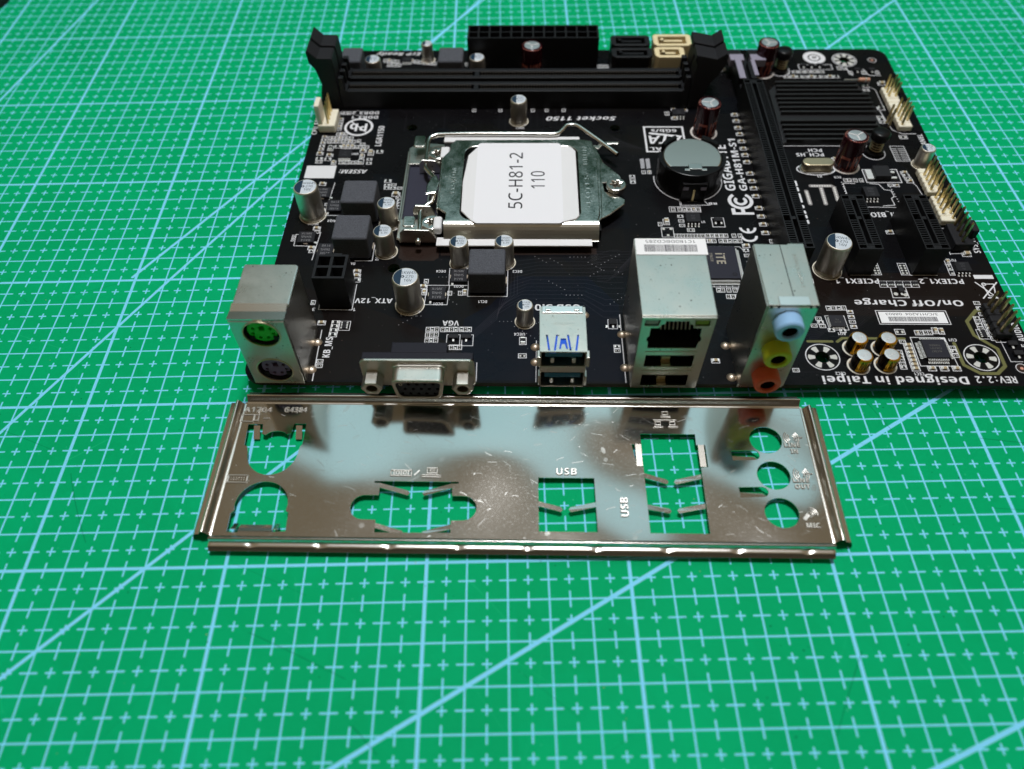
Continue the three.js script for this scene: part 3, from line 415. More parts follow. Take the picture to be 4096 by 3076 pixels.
function sot(x, v, w = 2.9, d = 1.5, leads = 1, name = 'transistor') { const c = part(name, blk(-w / 2, w / 2, -d / 2, d / 2, 0.1, 1.0, 0.12), M.chip, board, x, 0, -v); for (let k = 0; k < leads; k++) part('lead', blk(-0.3, 0.3, -d / 2 - 0.9, -d / 2 + 0.05, 0.02, 0.38, 0.1), M.solder, c, (k - (leads - 1) / 2) * 1.9); return c; }
rect(57.4, 61.3, 13.6, 17.8, 0.25); sot(59.4, 16.6); rect(61.9, 65.2, 13.6, 17.8, 0.25); sot(63.2, 16.6); sot(144.4, 67.8, 2.9, 1.5, 2); rect(125.2, 129.1, 60.1, 64.6, 0.25); for (const [a, b] of [[126, 64], [128.4, 64], [127.2, 61]]) dot(a, b, 0.5); sot(106.7, 22.6, 2.4, 2.2, 3); rect(105.3, 108, 20.4, 24, 0.25); path(WHITE, 0.28, [[193, 37.4], [192.7, 33.4], [197.6, 33.4], [197.6, 37.4]]); sot(195.6, 36.4, 1.6, 2.6); dot(194, 35, 0.7); dot(196.8, 34.6, 0.7);
path(WHITE, 0.25, [[219, 16.6], [219.2, 8.7], [222.6, 8.7]]); sot(221.6, 15, 2.6, 1.6); sot(222, 11.4, 2.6, 1.6); for (const [x, v] of [[191.6, 160.4], [194.8, 160.4], [198, 160.4]]) sot(x, v, 2.2, 1.4); for (const [x, v] of [[212.2, 157], [218, 157]]) sot(x, v, 2.2, 1.6); rect(189.8, 203, 158, 161.6, 0.3); path(WHITE, 0.3, [[208.6, 158.4], [209.8, 153.8]]); path(WHITE, 0.3, [[215, 158.4], [216.4, 153.8], [221, 153.6]]);
for (let k = 0; k < 5; k++) { const x = 191.1 + k * 2.45; rect(x - 1.1, x + 1.1, 37.8, 40.4, 0.22); const a = part('resistor_array', blk(-0.95, 0.95, -0.6, 0.5, 0.02, 0.5), M.chip, board, x, 0, -39.4); part('array_terminal', merge([0, 1, 2, 3].map((i) => blk(-0.8 + i * 0.46, -0.56 + i * 0.46, -1.1, 0.62, 0.01, 0.4))), M.solder, a); }
for (const [x, v] of [[26.4, 21.1], [214.9, 18.9]]) { rect(x - 1.6, x + 1.6, v - 1.8, v + 1.8, 0.22); const a = part('resistor_array', blk(-0.6, 0.6, -1.4, 1.4, 0.02, 0.5), M.chip, board, x, 0, -v); part('array_terminal', merge([0, 1, 2, 3].map((i) => blk(-1.05, 1.05, -1.25 + i * 0.68, -0.9 + i * 0.68, 0.01, 0.4))), M.solder, a); }
// the two flat packs and the small square one
function flatPack(name, x0, x1, v0, v1, h, nx, nv, face, reach) {
  const c = part(name, blk(x0, x1, v0, v1, 0.15, h), faceOn(face, M.chip), board), g = [];
  for (const [n, along] of [[nx, 1], [nv, 0]]) for (let k = 0; k < n; k++) for (const q of [0, 1]) {
    const t = (k + 0.5) / n, w = 0.24 * (along ? (x1 - x0) / n : (v1 - v0) / n) * 1.9;
    if (along) { const x = x0 + 0.3 + (x1 - x0 - 0.6) * t, e = q ? v1 : v0, s = q ? 1 : -1, b = (a, d, p, r) => blk(x - w / 2, x + w / 2, Math.min(a, d), Math.max(a, d), p, r); g.push(b(e, e + s * reach * 0.4, h * 0.42, h * 0.55), b(e + s * reach * 0.35, e + s * reach * 0.5, 0.1, h * 0.55), b(e + s * reach * 0.45, e + s * reach, 0.02, 0.16)); }
    else { const v = v0 + 0.3 + (v1 - v0 - 0.6) * t, e = q ? x1 : x0, s = q ? 1 : -1, b = (a, d, p, r) => blk(Math.min(a, d), Math.max(a, d), v - w / 2, v + w / 2, p, r); g.push(b(e, e + s * reach * 0.4, h * 0.42, h * 0.55), b(e + s * reach * 0.35, e + s * reach * 0.5, 0.1, h * 0.55), b(e + s * reach * 0.45, e + s * reach, 0.02, 0.16)); }
  }
  const l = part('leads', merge(g), M.solder, c); l.userData.kind = 'stuff'; return c;
}
flatPack('input_output_chip', 137.7, 147.4, 39.9, 54.2, 1.55, 38, 52, std({ map: drawn(512, 740, (g, w, h) => { g.fillStyle = '#2b2b36'; g.fillRect(0, 0, w, h); g.save(); g.translate(w * 0.36, 0); g.rotate(Math.PI / 2); g.fillStyle = '#a39c8e'; g.font = 'bold 212px sans-serif'; g.translate(150, 20); g.scale(0.92, 1); g.fillText('iTE', 0, 0); g.font = '62px sans-serif'; g.fillText('IT8620E', 10, 96); g.fillStyle = '#6b6862'; g.font = '40px sans-serif'; g.fillText('1544-DXA', 0, 158); g.restore(); g.fillStyle = '#17171d'; g.beginPath(); g.arc(420, 650, 40, 0, 7); g.fill(); g.strokeStyle = '#3c3c48'; g.lineWidth = 6; g.beginPath(); g.arc(420, 650, 18, 0, 7); g.stroke(); }), roughness: 0.5 }), 1.5);
flatPack('audio_chip', 195.3, 201.9, 9.1, 15.8, 1.3, 12, 12, chipFace(['ALC887', 'F3K21P1', 'TAIWAN'], 256, 256, 34, '#2a2a33', '#66645e', Math.PI), 1.4);
flatPack('network_chip', 171.1, 175.3, 21, 25.4, 0.9, 8, 8, chipFace(['8111F', 'F5J'], 128, 128, 22, '#2a2a30', '#66645e', Math.PI), 0.35);
path(WHITE, 0.25, [[170.3, 25.9], [176, 25.9], [176.2, 20.3], [170.6, 20.3]], true);
{ const c = part('voltage_regulator', blk(201.4, 206.9, 88.6, 94.4, 0.2, 2.2, 0.2), M.chip, board); part('heat_tab', blk(199.2, 201.4, 89, 94, 0.05, 0.7, 0.1), M.solder, c); for (const v of [90, 93]) part('lead', blk(206.9, 209.4, v - 0.5, v + 0.5, 0.02, 0.5, 0.1), M.solder, c); }
{ const c = part('crystal', lying(roundRect(177.2, 92.9, 188, 97.2, 2.1), 0.5, 2.9, 0.35), M.brass, board); part('crystal_base', lying(roundRect(176.7, 92.5, 188.5, 97.6, 2.5), 0.02, 0.5), M.steelDark, c); ring(182.6, 95, 6.6, 0.5, WHITE, 0, 7, 3.1); }
{ const z = part('diode', new THREE.CylinderGeometry(0.75, 0.75, 4.2, 14).rotateZ(Math.PI / 2), std({ color: C(0.62, 0.34, 0.24), roughness: 0.3 }), board, 211.6, 2.6, -146.6); part('diode_lead', merge([new THREE.CylinderGeometry(0.22, 0.22, 6, 8).rotateZ(Math.PI / 2).translate(-4.6, 0, 0), new THREE.CylinderGeometry(0.22, 0.22, 2.5, 8).translate(-7.5, -1.25, 0), new THREE.CylinderGeometry(0.22, 0.22, 2.6, 8).translate(2.3, -1.3, 0)]), M.tin, z); part('cathode_band', new THREE.CylinderGeometry(0.8, 0.8, 0.6, 14).rotateZ(Math.PI / 2).translate(0.6, 0, 0), M.tin, z); }

// ---------------------------------------------------------------- memory slots with their latches
function memorySlot(v0) {
  const b = [blk(11.6, 139.3, v0, v0 + 1.9, 0, 7.5, 0.3), blk(11.6, 139.3, v0 + 4.6, v0 + 6.6, 0, 7.5, 0.3), blk(11.6, 139.3, v0 + 1.8, v0 + 4.7, 0, 5.2), blk(60.3, 62, v0 + 1.8, v0 + 4.7, 5, 7.4), blk(9.5, 12.5, v0, v0 + 6.6, 0, 7.9, 0.3), blk(138.6, 141.4, v0, v0 + 6.6, 0, 7.9, 0.3), blk(9.8, 11.8, v0, v0 + 2, 7, 13, 0.4), blk(9.8, 11.8, v0 + 4.6, v0 + 6.6, 7, 13, 0.4), blk(139.2, 141.2, v0, v0 + 2, 7, 13, 0.4), blk(139.2, 141.2, v0 + 4.6, v0 + 6.6, 7, 13, 0.4)];
  const s = part('memory_slot', merge(b), M.slot, board), ribs = [];
  for (let i = 0; i < 118; i++) { const x = 13.2 + i * 1.06; if (Math.abs(x - 61.1) < 1.6) continue; ribs.push(blk(x - 0.28, x + 0.28, v0 + 1.85, v0 + 2.5, 5, 7.2), blk(x - 0.28, x + 0.28, v0 + 4.1, v0 + 4.7, 5, 7.2)); }
  const c = part('contact_ribs', merge(ribs), M.contact, s); c.userData.kind = 'stuff';
  const latch = (pts) => part('latch', upright(shapeOf(pts), v0 - 0.4, 7.6, 0.35), M.blackSoft, s);
  latch([[9.4, 17.6], [9.2, 20.6], [8.6, 21], [3.9, 21.1], [0.8, 24.2], [0.2, 23.2], [0.5, 19], [2.1, 17.1], [2.8, 14.3], [3.5, 10.5], [2.9, 8], [2.4, 6], [2.2, 0.3], [9.4, 0.3]]);
  latch([[142.5, 17.5], [141.4, 20], [141.7, 21.9], [149.2, 20.4], [152.4, 22.7], [153, 18.4], [151.2, 14.4], [148.6, 11], [147, 6], [146.4, 0.3], [141.6, 0.3], [141.6, 13]]);
}
memorySlot(131.6); memorySlot(140.5);

// ---------------------------------------------------------------- power and data connectors at the far edge
function grid(x0, x1, v0, v1, h, nx, nv, wall, mid) {
  const l = [blk(x0, x1, v0, v1, 0, 2.6), blk(x0, x1, v0, v0 + wall, 2.6, h), blk(x0, x1, v1 - wall, v1, 2.6, h), blk(x0, x0 + wall, v0 + wall, v1 - wall, 2.6, h), blk(x1 - wall, x1, v0 + wall, v1 - wall, 2.6, h)];
  for (let i = 1; i < nx; i++) { const x = x0 + (x1 - x0) * i / nx; l.push(blk(x - mid / 2, x + mid / 2, v0 + wall, v1 - wall, 2.6, h - 0.06)); }
  for (let i = 1; i < nv; i++) { const v = v0 + (v1 - v0) * i / nv; l.push(blk(x0 + wall, x1 - wall, v - mid / 2, v + mid / 2, 2.6, h - 0.1)); }
  return merge(l);
}
{ const c = part('main_power_connector', grid(56.8, 108.6, 159.1, 168.7, 13, 12, 2, 0.7, 0.6), M.slot, board); part('latch_rib', blk(78, 87, 168.7, 170.4, 2, 11.5), M.slot, c); const pin = merge([blk(-0.7, 0.7, -0.7, 0.7, 2.6, 9)]); for (let i = 0; i < 12; i++) for (let j = 0; j < 2; j++) part('pin', pin.clone(), M.steelDark, c, 58.9 + i * 4.31, 0, -(161.5 + j * 4.7)); }
{ const c = part('processor_power_connector', grid(17.9, 27.5, 28.3, 38.2, 12.8, 2, 2, 0.8, 0.9), M.slot, board); for (const [x, v] of [[20.4, 30.9], [25, 30.9], [20.4, 35.7], [25, 35.7]]) part('pin', blk(x - 0.7, x + 0.7, v - 0.7, v + 0.7, 2.6, 8), M.steelDark, c); part('latch_rib', blk(20.2, 25.2, 38.2, 39.6, 3, 12), M.slot, c); }
function sata(x0, x1, v0, v1, h, m, label) {
  const s = shapeOf([[x0, v0 + 1.6], [x0 + 1.4, v0], [x1 - 1.4, v0], [x1, v0 + 1.6], [x1, v1 - 1], [x1 - 1, v1], [x0 + 1, v1], [x0, v1 - 1]]); s.holes.push(poly([[x0 + 2, v0 + 1.6], [x1 - 2, v0 + 1.6], [x1 - 2, v1 - 1.6], [x0 + 2, v1 - 1.6]]));
  const c = part('drive_connector', merge([lying(s, 3, h - 3, 0.2), blk(x0, x1, v0, v1, 0, 3.1, 0.2)]), m, board); if (label) c.userData.label = label;
  part('contact_tongue', merge([blk(x0 + 3, x1 - 3.4, (v0 + v1) / 2 - 0.6, (v0 + v1) / 2 + 0.6, 3, h - 0.4), blk(x0 + 3, x0 + 4.2, (v0 + v1) / 2 - 0.6, (v0 + v1) / 2 + 2, 3, h - 0.4)]), m, c);
}
sata(113.6, 129.5, 152, 159, 9, M.slot, 'black drive connector, nearer one'); sata(113.8, 129.2, 160.6, 168.2, 9, M.slot, 'black drive connector, farther one'); sata(130.4, 142, 152, 159.4, 9, M.cream2, 'cream drive connector, nearer one'); sata(130.6, 145.6, 160.4, 168.8, 9, M.cream2, 'cream drive connector, farther one');

// ---------------------------------------------------------------- pin headers
const pinGeo = {};
function pin(h, base = 0) { const k = h + '_' + base; if (!pinGeo[k]) { pinGeo[k] = merge([blk(-0.32, 0.32, -0.32, 0.32, base, h - 0.5), new THREE.CylinderGeometry(0.2, 0.45, 0.5, 4).rotateY(Math.PI / 4).translate(0, h - 0.25, 0)]); } return pinGeo[k]; }
function header(x, v0, n, m, cols, skip, h, label) {
  const l = []; for (let i = 0; i < n; i++) l.push(blk(x - 2.5, x + 2.5, v0 + i * 2.54 + 0.06, v0 + i * 2.54 + 2.48, 0.35, 2.6, 0.5));
  l.push(blk(x - 2.1, x + 2.1, v0 + 0.6, v0 + n * 2.54 - 0.6, 0.3, 2.3));
  const c = part('pin_header', merge(l), m, board); if (label) c.userData.label = label;
  for (let i = 0; i < n; i++) for (let j = 0; j < 2; j++) if (!skip.includes(i * 2 + j)) part('pin', pin(h), M.gold, c, x + (j ? 1.27 : -1.27), 0, -(v0 + i * 2.54 + 1.27));
}
header(219.4, 116.4, 10, M.cream, 2, [8, 9, 10, 11, 12, 13, 1], 8.6, 'long cream pin header'); header(218.7, 79.7, 5, M.cream, 2, [8], 8.6, 'cream pin header beside the far end of the slots'); header(218.9, 65.3, 5, M.cream, 2, [0], 8.6, 'cream pin header nearest the black fan header'); header(219.6, 16.6, 5, M.blackSoft, 2, [4], 8.6, 'black pin header at the near right corner');
for (const v of [119.6, 122.2]) part('jumper_pin', pin(8), M.gold, board, 214.6, 0, -v);
function fanHeader(x0, x1, v0, v1, side, m, pins, label) { const w = x1 - x0, t = side < 0 ? [x0, x0 + w * 0.3] : [x1 - w * 0.22, x1 + 0.8]; const c = part('fan_header', merge([blk(x0, x1, v0, v1, 0.3, 3.4, 0.4), blk(t[0], t[1], v0 + 0.6 + (side > 0 ? 2 : 0), v0 + (v1 - v0) * (side > 0 ? 0.8 : 0.62), 3, side > 0 ? 6.8 : 11.2, 0.5)]), m, board); c.userData.label = label; for (let i = 0; i < pins; i++) part('pin', pin(11), M.gold, c, (x0 + x1) / 2 + (side < 0 ? 0.6 : -0.6), 0, -(v0 + 1.5 + i * 2.54)); }
fanHeader(2.9, 9.3, 116, 126.6, -1, M.cream, 4, 'cream fan header at the left edge'); fanHeader(216.6, 222.8, 53.3, 63.2, 1, M.blackSoft, 4, 'black fan header at the right edge');

// ---------------------------------------------------------------- expansion slots
function expansion(x0, x1, v0, v1, key, h, label) {
  const l = [], cx = (x0 + x1) / 2, wall = 0.34, gap = 0.72, chan = [cx - gap, cx + gap];
  l.push(blk(x0, x1, v0, v1, 0, h - 3.2), blk(x0, x0 + wall, v0, v1, h - 3.2, h), blk(x1 - wall, x1, v0, v1, h - 3.2, h), blk(chan[0] - 0.5, chan[0], v0 + 1.6, v1 - 1.6, h - 3.2, h), blk(chan[1], chan[1] + 0.5, v0 + 1.6, v1 - 1.6, h - 3.2, h), blk(x0 + wall, x1 - wall, v0, v0 + 0.5, h - 3.2, h), blk(x0 + wall, x1 - wall, v1 - 0.5, v1, h - 3.2, h), blk(chan[0] - 0.5, chan[1] + 0.5, v0 + 0.5, v0 + 1.7, h - 3.2, h - 0.05), blk(chan[0] - 0.5, chan[1] + 0.5, v1 - 1.7, v1 - 0.5, h - 3.2, h - 0.05), blk(chan[0], chan[1], key - 0.7, key + 0.7, h - 3.2, h - 0.2, 0.2), blk(x0, x1, v0 + 1.9, v0 + 2.4, h - 3.2, h - 0.02), blk(x0, x1, v1 - 2.4, v1 - 1.9, h - 3.2, h - 0.02));
  const s = part('expansion_slot', merge(l), M.slot, board); s.userData.label = label;
  const ribs = []; for (let v = v0 + 3; v < v1 - 2.6; v += 1.0) { if (Math.abs(v - key) < 1.1) continue; ribs.push(blk(x0 + wall, chan[0] - 0.5, v - 0.2, v + 0.2, h - 3.2, h - 0.04), blk(chan[1] + 0.5, x1 - wall, v - 0.2, v + 0.2, h - 3.2, h - 0.04)); }
  const r = part('contact_ribs', merge(ribs), M.slot, s); r.userData.kind = 'stuff';
}
expansion(160.8, 168, 43.5, 133.4, 57.4, 11, 'long black expansion slot'); expansion(181.2, 188.5, 43, 68, 57.4, 11, 'short black expansion slot on the left'); expansion(201.1, 208.5, 43.1, 68.1, 57.4, 11, 'short black expansion slot on the right');
{ const l = [blk(161.6, 167.2, 133.4, 157.5, 0, 5.5, 0.3), blk(161, 164, 139.4, 151, 5, 7.9, 0.2), blk(165.8, 167.8, 139.4, 151, 5, 7.9, 0.2)]; const c = part('slot_clip', merge(l), M.slot, board); part('clip_arm', merge([blk(159.6, 165, 151.6, 155.8, 5, 8.1, 0.3), blk(161.2, 163.6, 139, 151.7, 7.6, 8.2, 0.2)]), M.lilac, c); part('clip_arm', merge([blk(167.6, 173.4, 151.6, 155.8, 5, 8.1, 0.3), blk(167.2, 168.8, 141, 151.7, 7.6, 8.2, 0.2)]), M.lilac, c); part('clip_ear', merge([blk(158.6, 164.6, 156, 160, 3, 7.6, 0.3), blk(167.4, 174, 156, 160, 3, 7.6, 0.3)]), M.slot, c); }
for (const [x, v] of [[163, 164.6], [158.8, 158.6]]) part('solder_joint', lathe([[0, 1.1], [0.5, 1], [1.3, 0.3], [1.6, 0]], 16), M.solder, board, x, 0, -v);

// ---------------------------------------------------------------- chipset heat sink
{
  const s = shapeOf([[173.9, 108.9], [207, 108.9], [210.8, 112.6], [211.6, 137], [209.4, 146.2], [178.6, 147], [174.2, 141.4]]);
  const c = part('heat_sink', lying(s, 0.2, 1.0, 0.15), M.heat, board), f = [];
  for (let k = 0; k < 14; k++) { if (k === 8) continue; const v = 145.6 - k * 2.8, x0 = 174.6 + (k < 3 ? 2.4 - k * 0.1 : k < 8 ? 1.2 : 0), x1 = k < 2 ? 208.6 : k < 3 ? 209.4 : k < 9 ? 211.2 : k < 12 ? 209.6 : k < 13 ? 205 : 203.6; part('fin', blk(x0, x1, v - 0.45, v + 0.45, 1.0, 2.6, 0.16), M.heat, c); }
  for (const [x, v] of [[181.6, 157.4], [205.2, 104.4]]) {
    ring(x, v, 4, 0.35); const p = part('push_pin', lathe([[0, 0], [3.1, 0], [3.1, 1.4], [1.6, 1.8], [1.6, 5.6], [2.9, 5.8], [3.2, 6.4], [3.2, 8.3], [2.6, 9], [1, 9.2], [0, 9.2]], 26), M.blackGloss, board, x, 0, -v);
    const pts = []; for (let i = 0; i <= 60; i++) { const a = i / 60 * Math.PI * 8; pts.push(new THREE.Vector3(Math.cos(a) * 2.05, 1.7 + i / 60 * 3.9, Math.sin(a) * 2.05)); }
    part('spring', new THREE.TubeGeometry(new THREE.CatmullRomCurve3(pts), 90, 0.26, 6), M.brass, p);
  }
}

// ---------------------------------------------------------------- battery in its holder
{
  const x = 136.9, v = 89.5, ringShape = (r0, r1, a, b, h0, h1) => { const s = new THREE.Shape(); s.absarc(x, v, r1, a, b, false); s.absarc(x, v, r0, b, a, true); return lying(s, h0, h1 - h0); };
  ring(x, v, 11.75, 0.4, WHITE, -0.15, Math.PI + 0.15);
  const h = part('battery_holder', merge([lying(circle(x, v, 11.2, THREE.Shape), 0, 7.6, 0.2), ringShape(10.2, 11.4, 0.55, 1.15, 7, 10.6), ringShape(10.2, 11.4, 2.0, 2.62, 7, 10.6), ringShape(10.15, 11.4, 2.9, 3.9, 7, 9.6), ringShape(10.15, 11.4, -0.8, 0.2, 7, 9.6), lying((() => { const s = new THREE.Shape(); s.absarc(x, v, 11.2, Math.PI * 1.5 - 1.02, Math.PI * 1.5 + 1.02, false); s.closePath(); return s; })(), 7, 3.2, 0.3), blk(x - 4.2, x + 4.2, 77.6, 82, 0, 7.4, 0.3)]), M.blackGloss, board);
  const b = part('coin_cell', lathe([[0, 0], [9.6, 0], [9.9, 0.4], [9.95, 1.9], [9.6, 2.25], [9.3, 2.3], [0, 2.3]], 48), M.cell, h, x, 7.5, -v);
  part('battery_clip', merge([blk(x - 2.1, x + 2.3, 81.8, 84.6, 9.9, 10.4, 0.15), blk(x - 3.6, x - 1.8, 81.2, 82.2, 9.6, 10.3, 0.12), blk(x + 2, x + 3.8, 81.2, 82.2, 9.6, 10.3, 0.12)]), M.tin, h);
  for (const q of [-2.9, 3]) part('clip_window', blk(x + q - 0.95, x + q + 0.95, 77.55, 78.2, 4.9, 6.1), M.lilac, h);
  part('battery_lead', blk(x - 0.35, x + 0.35, 77.2, 77.6, 0.2, 5, 0.1), M.gold, h);
}

// ---------------------------------------------------------------- processor socket
{
  // the steel frame on the left with its bent-up brackets and tabs
  const f = shapeOf([[38.4, 57], [40.6, 55.6], [51.5, 55.6], [51.5, 68], [47.2, 68.6], [46.4, 70], [46.4, 89], [47.4, 90.6], [51, 92], [51, 106.2], [41.5, 107.4], [38.2, 104]].map(([a, b]) => [a === 46.4 ? 47.6 : a, b]));
  f.holes.push(poly([[39.3, 66], [39.2, 95], [46.9, 95], [46.9, 70.4], [45, 66]]));
  const socket = part('processor_socket', merge([lying(f, 1.4, 0.9, 0.2), blk(38.1, 38.9, 64, 101, 1, 3.3, 0.3)]), M.steelDark, board);
  part('insulator', blk(39, 50.8, 65.6, 95.6, 0.3, 1.1), std({ color: C(0.035, 0.035, 0.055), roughness: 0.6 }), socket);
  part('socket_body', merge([blk(51.2, 105, 58.6, 104, 0, 4.2, 0.3)]), M.black, socket);
  // white protective cover under the load plate: strips show along the near and the far edge
  part('protective_sheet', merge([blk(51.7, 101.8, 52.6, 56.4, 2.5, 3.1, 0.15), blk(50.9, 99.4, 103.8, 106.8, 4.4, 5.2, 0.3), blk(50.4, 53.4, 93.4, 99.4, 4.8, 6.4, 0.4), blk(50.6, 53.4, 56.8, 62.8, 3.6, 6.6, 0.8)]), M.white, socket);
  // load plate: flat top with a window, rolled near edge, side flange, wing and tongue
  const top = shapeOf([[54.3, 59.8], [103.6, 59.8], [104.4, 64], [104.9, 92], [103.4, 101.6], [99.6, 102.6], [55.6, 102.2], [53.6, 99.6], [53.8, 96.4], [51.6, 92.6], [51.8, 66], [54.4, 63.6]]);
  top.holes.push(roundRect(59, 60.4, 98.2, 98.6, 4));
  const plate = part('load_plate', lying(top, 6.3, 0.8, 0.2), M.plate, socket);
  const profile = [[0, 7.1], [-0.7, 7.02], [-1.4, 6.75], [-2.1, 6.2], [-2.8, 5.45], [-3.5, 4.55], [-4.1, 3.65], [-4.45, 3.1], [-4.75, 2.8], [-5.1, 2.72]], sh = new THREE.Shape();
  profile.forEach(([a, b], i) => (i ? sh.lineTo(-a, b) : sh.moveTo(-a, b))); profile.slice().reverse().forEach(([a, b]) => sh.lineTo(-a - 0.55, b - 0.35));
  part('near_flange', new THREE.ExtrudeGeometry(sh, { depth: 50, bevelEnabled: false }).rotateY(-Math.PI / 2).translate(104, 0, -60), M.steel, plate);
  part('side_flange', merge([lying(shapeOf([[103.6, 60.4], [105.2, 62.4], [106.2, 94], [104.6, 100], [104, 100], [104.4, 64]]), 5.2, 0.9, 0.25), ]), M.plate, plate); part('side_flange', blk(51, 51.9, 66, 92.2, 4.6, 6.9, 0.35), M.plate, plate);
  part('wing', lying(shapeOf([[104.6, 63.6], [107.8, 65.8], [113.2, 71.2], [113.6, 73.4], [110.4, 76.2], [107, 77.6], [106.6, 82], [109.6, 82.8], [113.4, 83.2], [112.6, 86], [107.4, 93], [106.2, 96.6], [105, 92]]), 3.6, 0.8, 0.25), M.plate, plate);
  part('lever_catch', merge([lying(shapeOf([[104, 100.6], [106, 99.6], [107.6, 102.4], [113, 102.6], [113.4, 103.8], [106.8, 103.8], [105.6, 101.6], [104.2, 102]]), 4.4, 0.8, 0.2)]), M.steelDark, socket);
  part('stamped_lettering', merge([raised('115XDM', 56.6, 72.8, 1.35, 90, 7.08, 0.1, 14), raised('-LOTES-', 101.6, 66.4, 1.5, 90, 7.08, 0.1, 18.4), raised('BRBN', 101.4, 88.2, 1.5, 90, 7.08, 0.1, 10.4)]), M.wire, plate);
  const cover = shapeOf([[59.4, 64.2], [63.2, 59], [64.6, 58.6], [92.4, 58.9], [96.6, 60.4], [97.7, 62], [97.5, 95.4], [96, 97.6], [93, 98.2], [63.4, 97.6], [60.4, 93], [59.2, 79]]);
  part('processor_cover', lying(cover, 6.9, 0.7, 0.25), M.white, socket);
  const labelMap = drawn(640, 900, (g, w, h) => { g.fillStyle = '#efeff4'; g.fillRect(0, 0, w, h); for (let i = 0; i < 900; i++) { g.fillStyle = `rgba(150,150,170,${rr(0.02, 0.07)})`; g.fillRect(rr(0, w), rr(0, h), rr(1, 5), rr(1, 3)); } g.fillStyle = '#26262c'; g.translate(0, 0); g.rotate(-Math.PI / 2); g.font = '122px sans-serif'; const put = (t, a, b, c, d) => { g.save(); g.translate(-(900 - a * 21.69), b * 22.07); g.scale(c * 21.69 / g.measureText(t).width, d); g.fillText(t, 0, 0); g.restore(); }; put('5C-H81-2', 6.6, 15.8, 29.9, 1.16); put('110', 16.5, 23.2, 9.8, 1.16); });
  const lg = new THREE.ShapeGeometry(roundRect(0, 0, 29, 41.5, 1.6)); { const p = lg.attributes.position, uv = lg.attributes.uv; for (let i = 0; i < p.count; i++) uv.setXY(i, p.getX(i) / 29, p.getY(i) / 41.5); }
  const sticker = part('paper_sticker', lying(roundRect(0, 0, 29, 41.5, 1.6), 0, 0.1), M.paper, socket, 63.5, 7.6, -58);
  part('printed_face', lg.rotateX(-Math.PI / 2), std({ map: labelMap, roughness: 0.7 }), sticker, 0, 0.115, 0);
  // the load lever, a bent steel wire
  part('load_lever', tube([[46.3, 56, 5], [46.2, 60, 5], [45.8, 66.5, 5], [47.2, 69, 5.2], [49.2, 70.6, 5.6], [49.9, 74, 6.4], [49.7, 78, 6.8], [49.4, 82, 6.4], [48, 84.8, 5.6], [45.8, 88.6, 5.2], [45.5, 92, 5.2], [45.3, 102.6, 5.2], [45.9, 105.8, 5.3], [48.6, 107.2, 5.6], [60, 107.3, 5.9], [76, 107.2, 6], [89.4, 106.9, 6], [91.8, 107.4, 6], [93.4, 109.6, 6], [94.8, 112, 6], [97, 112.5, 6], [99.4, 111.4, 6], [107.4, 102.6, 5.4], [112.4, 96.4, 5.2]], 0.85, 220), M.wire, socket);
  part('hook', lying(shapeOf([[47.4, 71.8], [50.6, 72.6], [51.4, 78], [50.2, 81.6], [48.6, 81], [47.2, 76]]), 7.2, 0.8, 0.35), M.plate, socket);
  for (const [v, n] of [[56, 0], [67.6, 1], [91.4, 2]]) part('bracket', upright(shapeOf([[39.6, 1.4], [51.4, 1.4], [51.6, 3.6], [49.4, 6.6], [41.6, 6.9], [40, 5.2]].map(([a, b]) => [n ? a * 0.62 + 18.4 : a, b])), v - 0.4, 0.8, 0.15), M.steelDark, socket);
  for (const [x0, v0, v1] of [[40.6, 58.4, 63.4], [40.4, 100, 106.4]]) part('tab', lying(roundRect(x0, v0, x0 + 3.9, v1, 0.9), 5.2, 0.8, 0.3), M.plate, socket);
  part('rivet', lathe([[0, 1.8], [0.7, 1.7], [1, 1.1], [1, 0]], 16).rotateX(Math.PI / 2), M.wire, socket, 46, 3.8, -54.9 + 0.6);
  const star = (r0, r1) => { const p = new THREE.Path(); for (let i = 0; i < 24; i++) { const a = i / 24 * Math.PI * 2, r = (Math.floor(i / 2) % 2) ? r1 : r0; i ? p.lineTo(Math.cos(a) * r, Math.sin(a) * r) : p.moveTo(r, 0); } return p; };
  for (const [x, v, y] of [[110.8, 79.4, 3.8], [49.3, 97.2, 3], [49.9, 61.2, 3]]) { const s = circle(0, 0, 3.4, THREE.Shape); s.holes.push(star(1.9, 1.2)); const c = part('screw', merge([lying(s, 0.6, 1.7, 0.35), new THREE.CylinderGeometry(3, 3, 0.9, 24).translate(0, 0.1, 0)]), M.wire, socket, x, y, -v); }
}

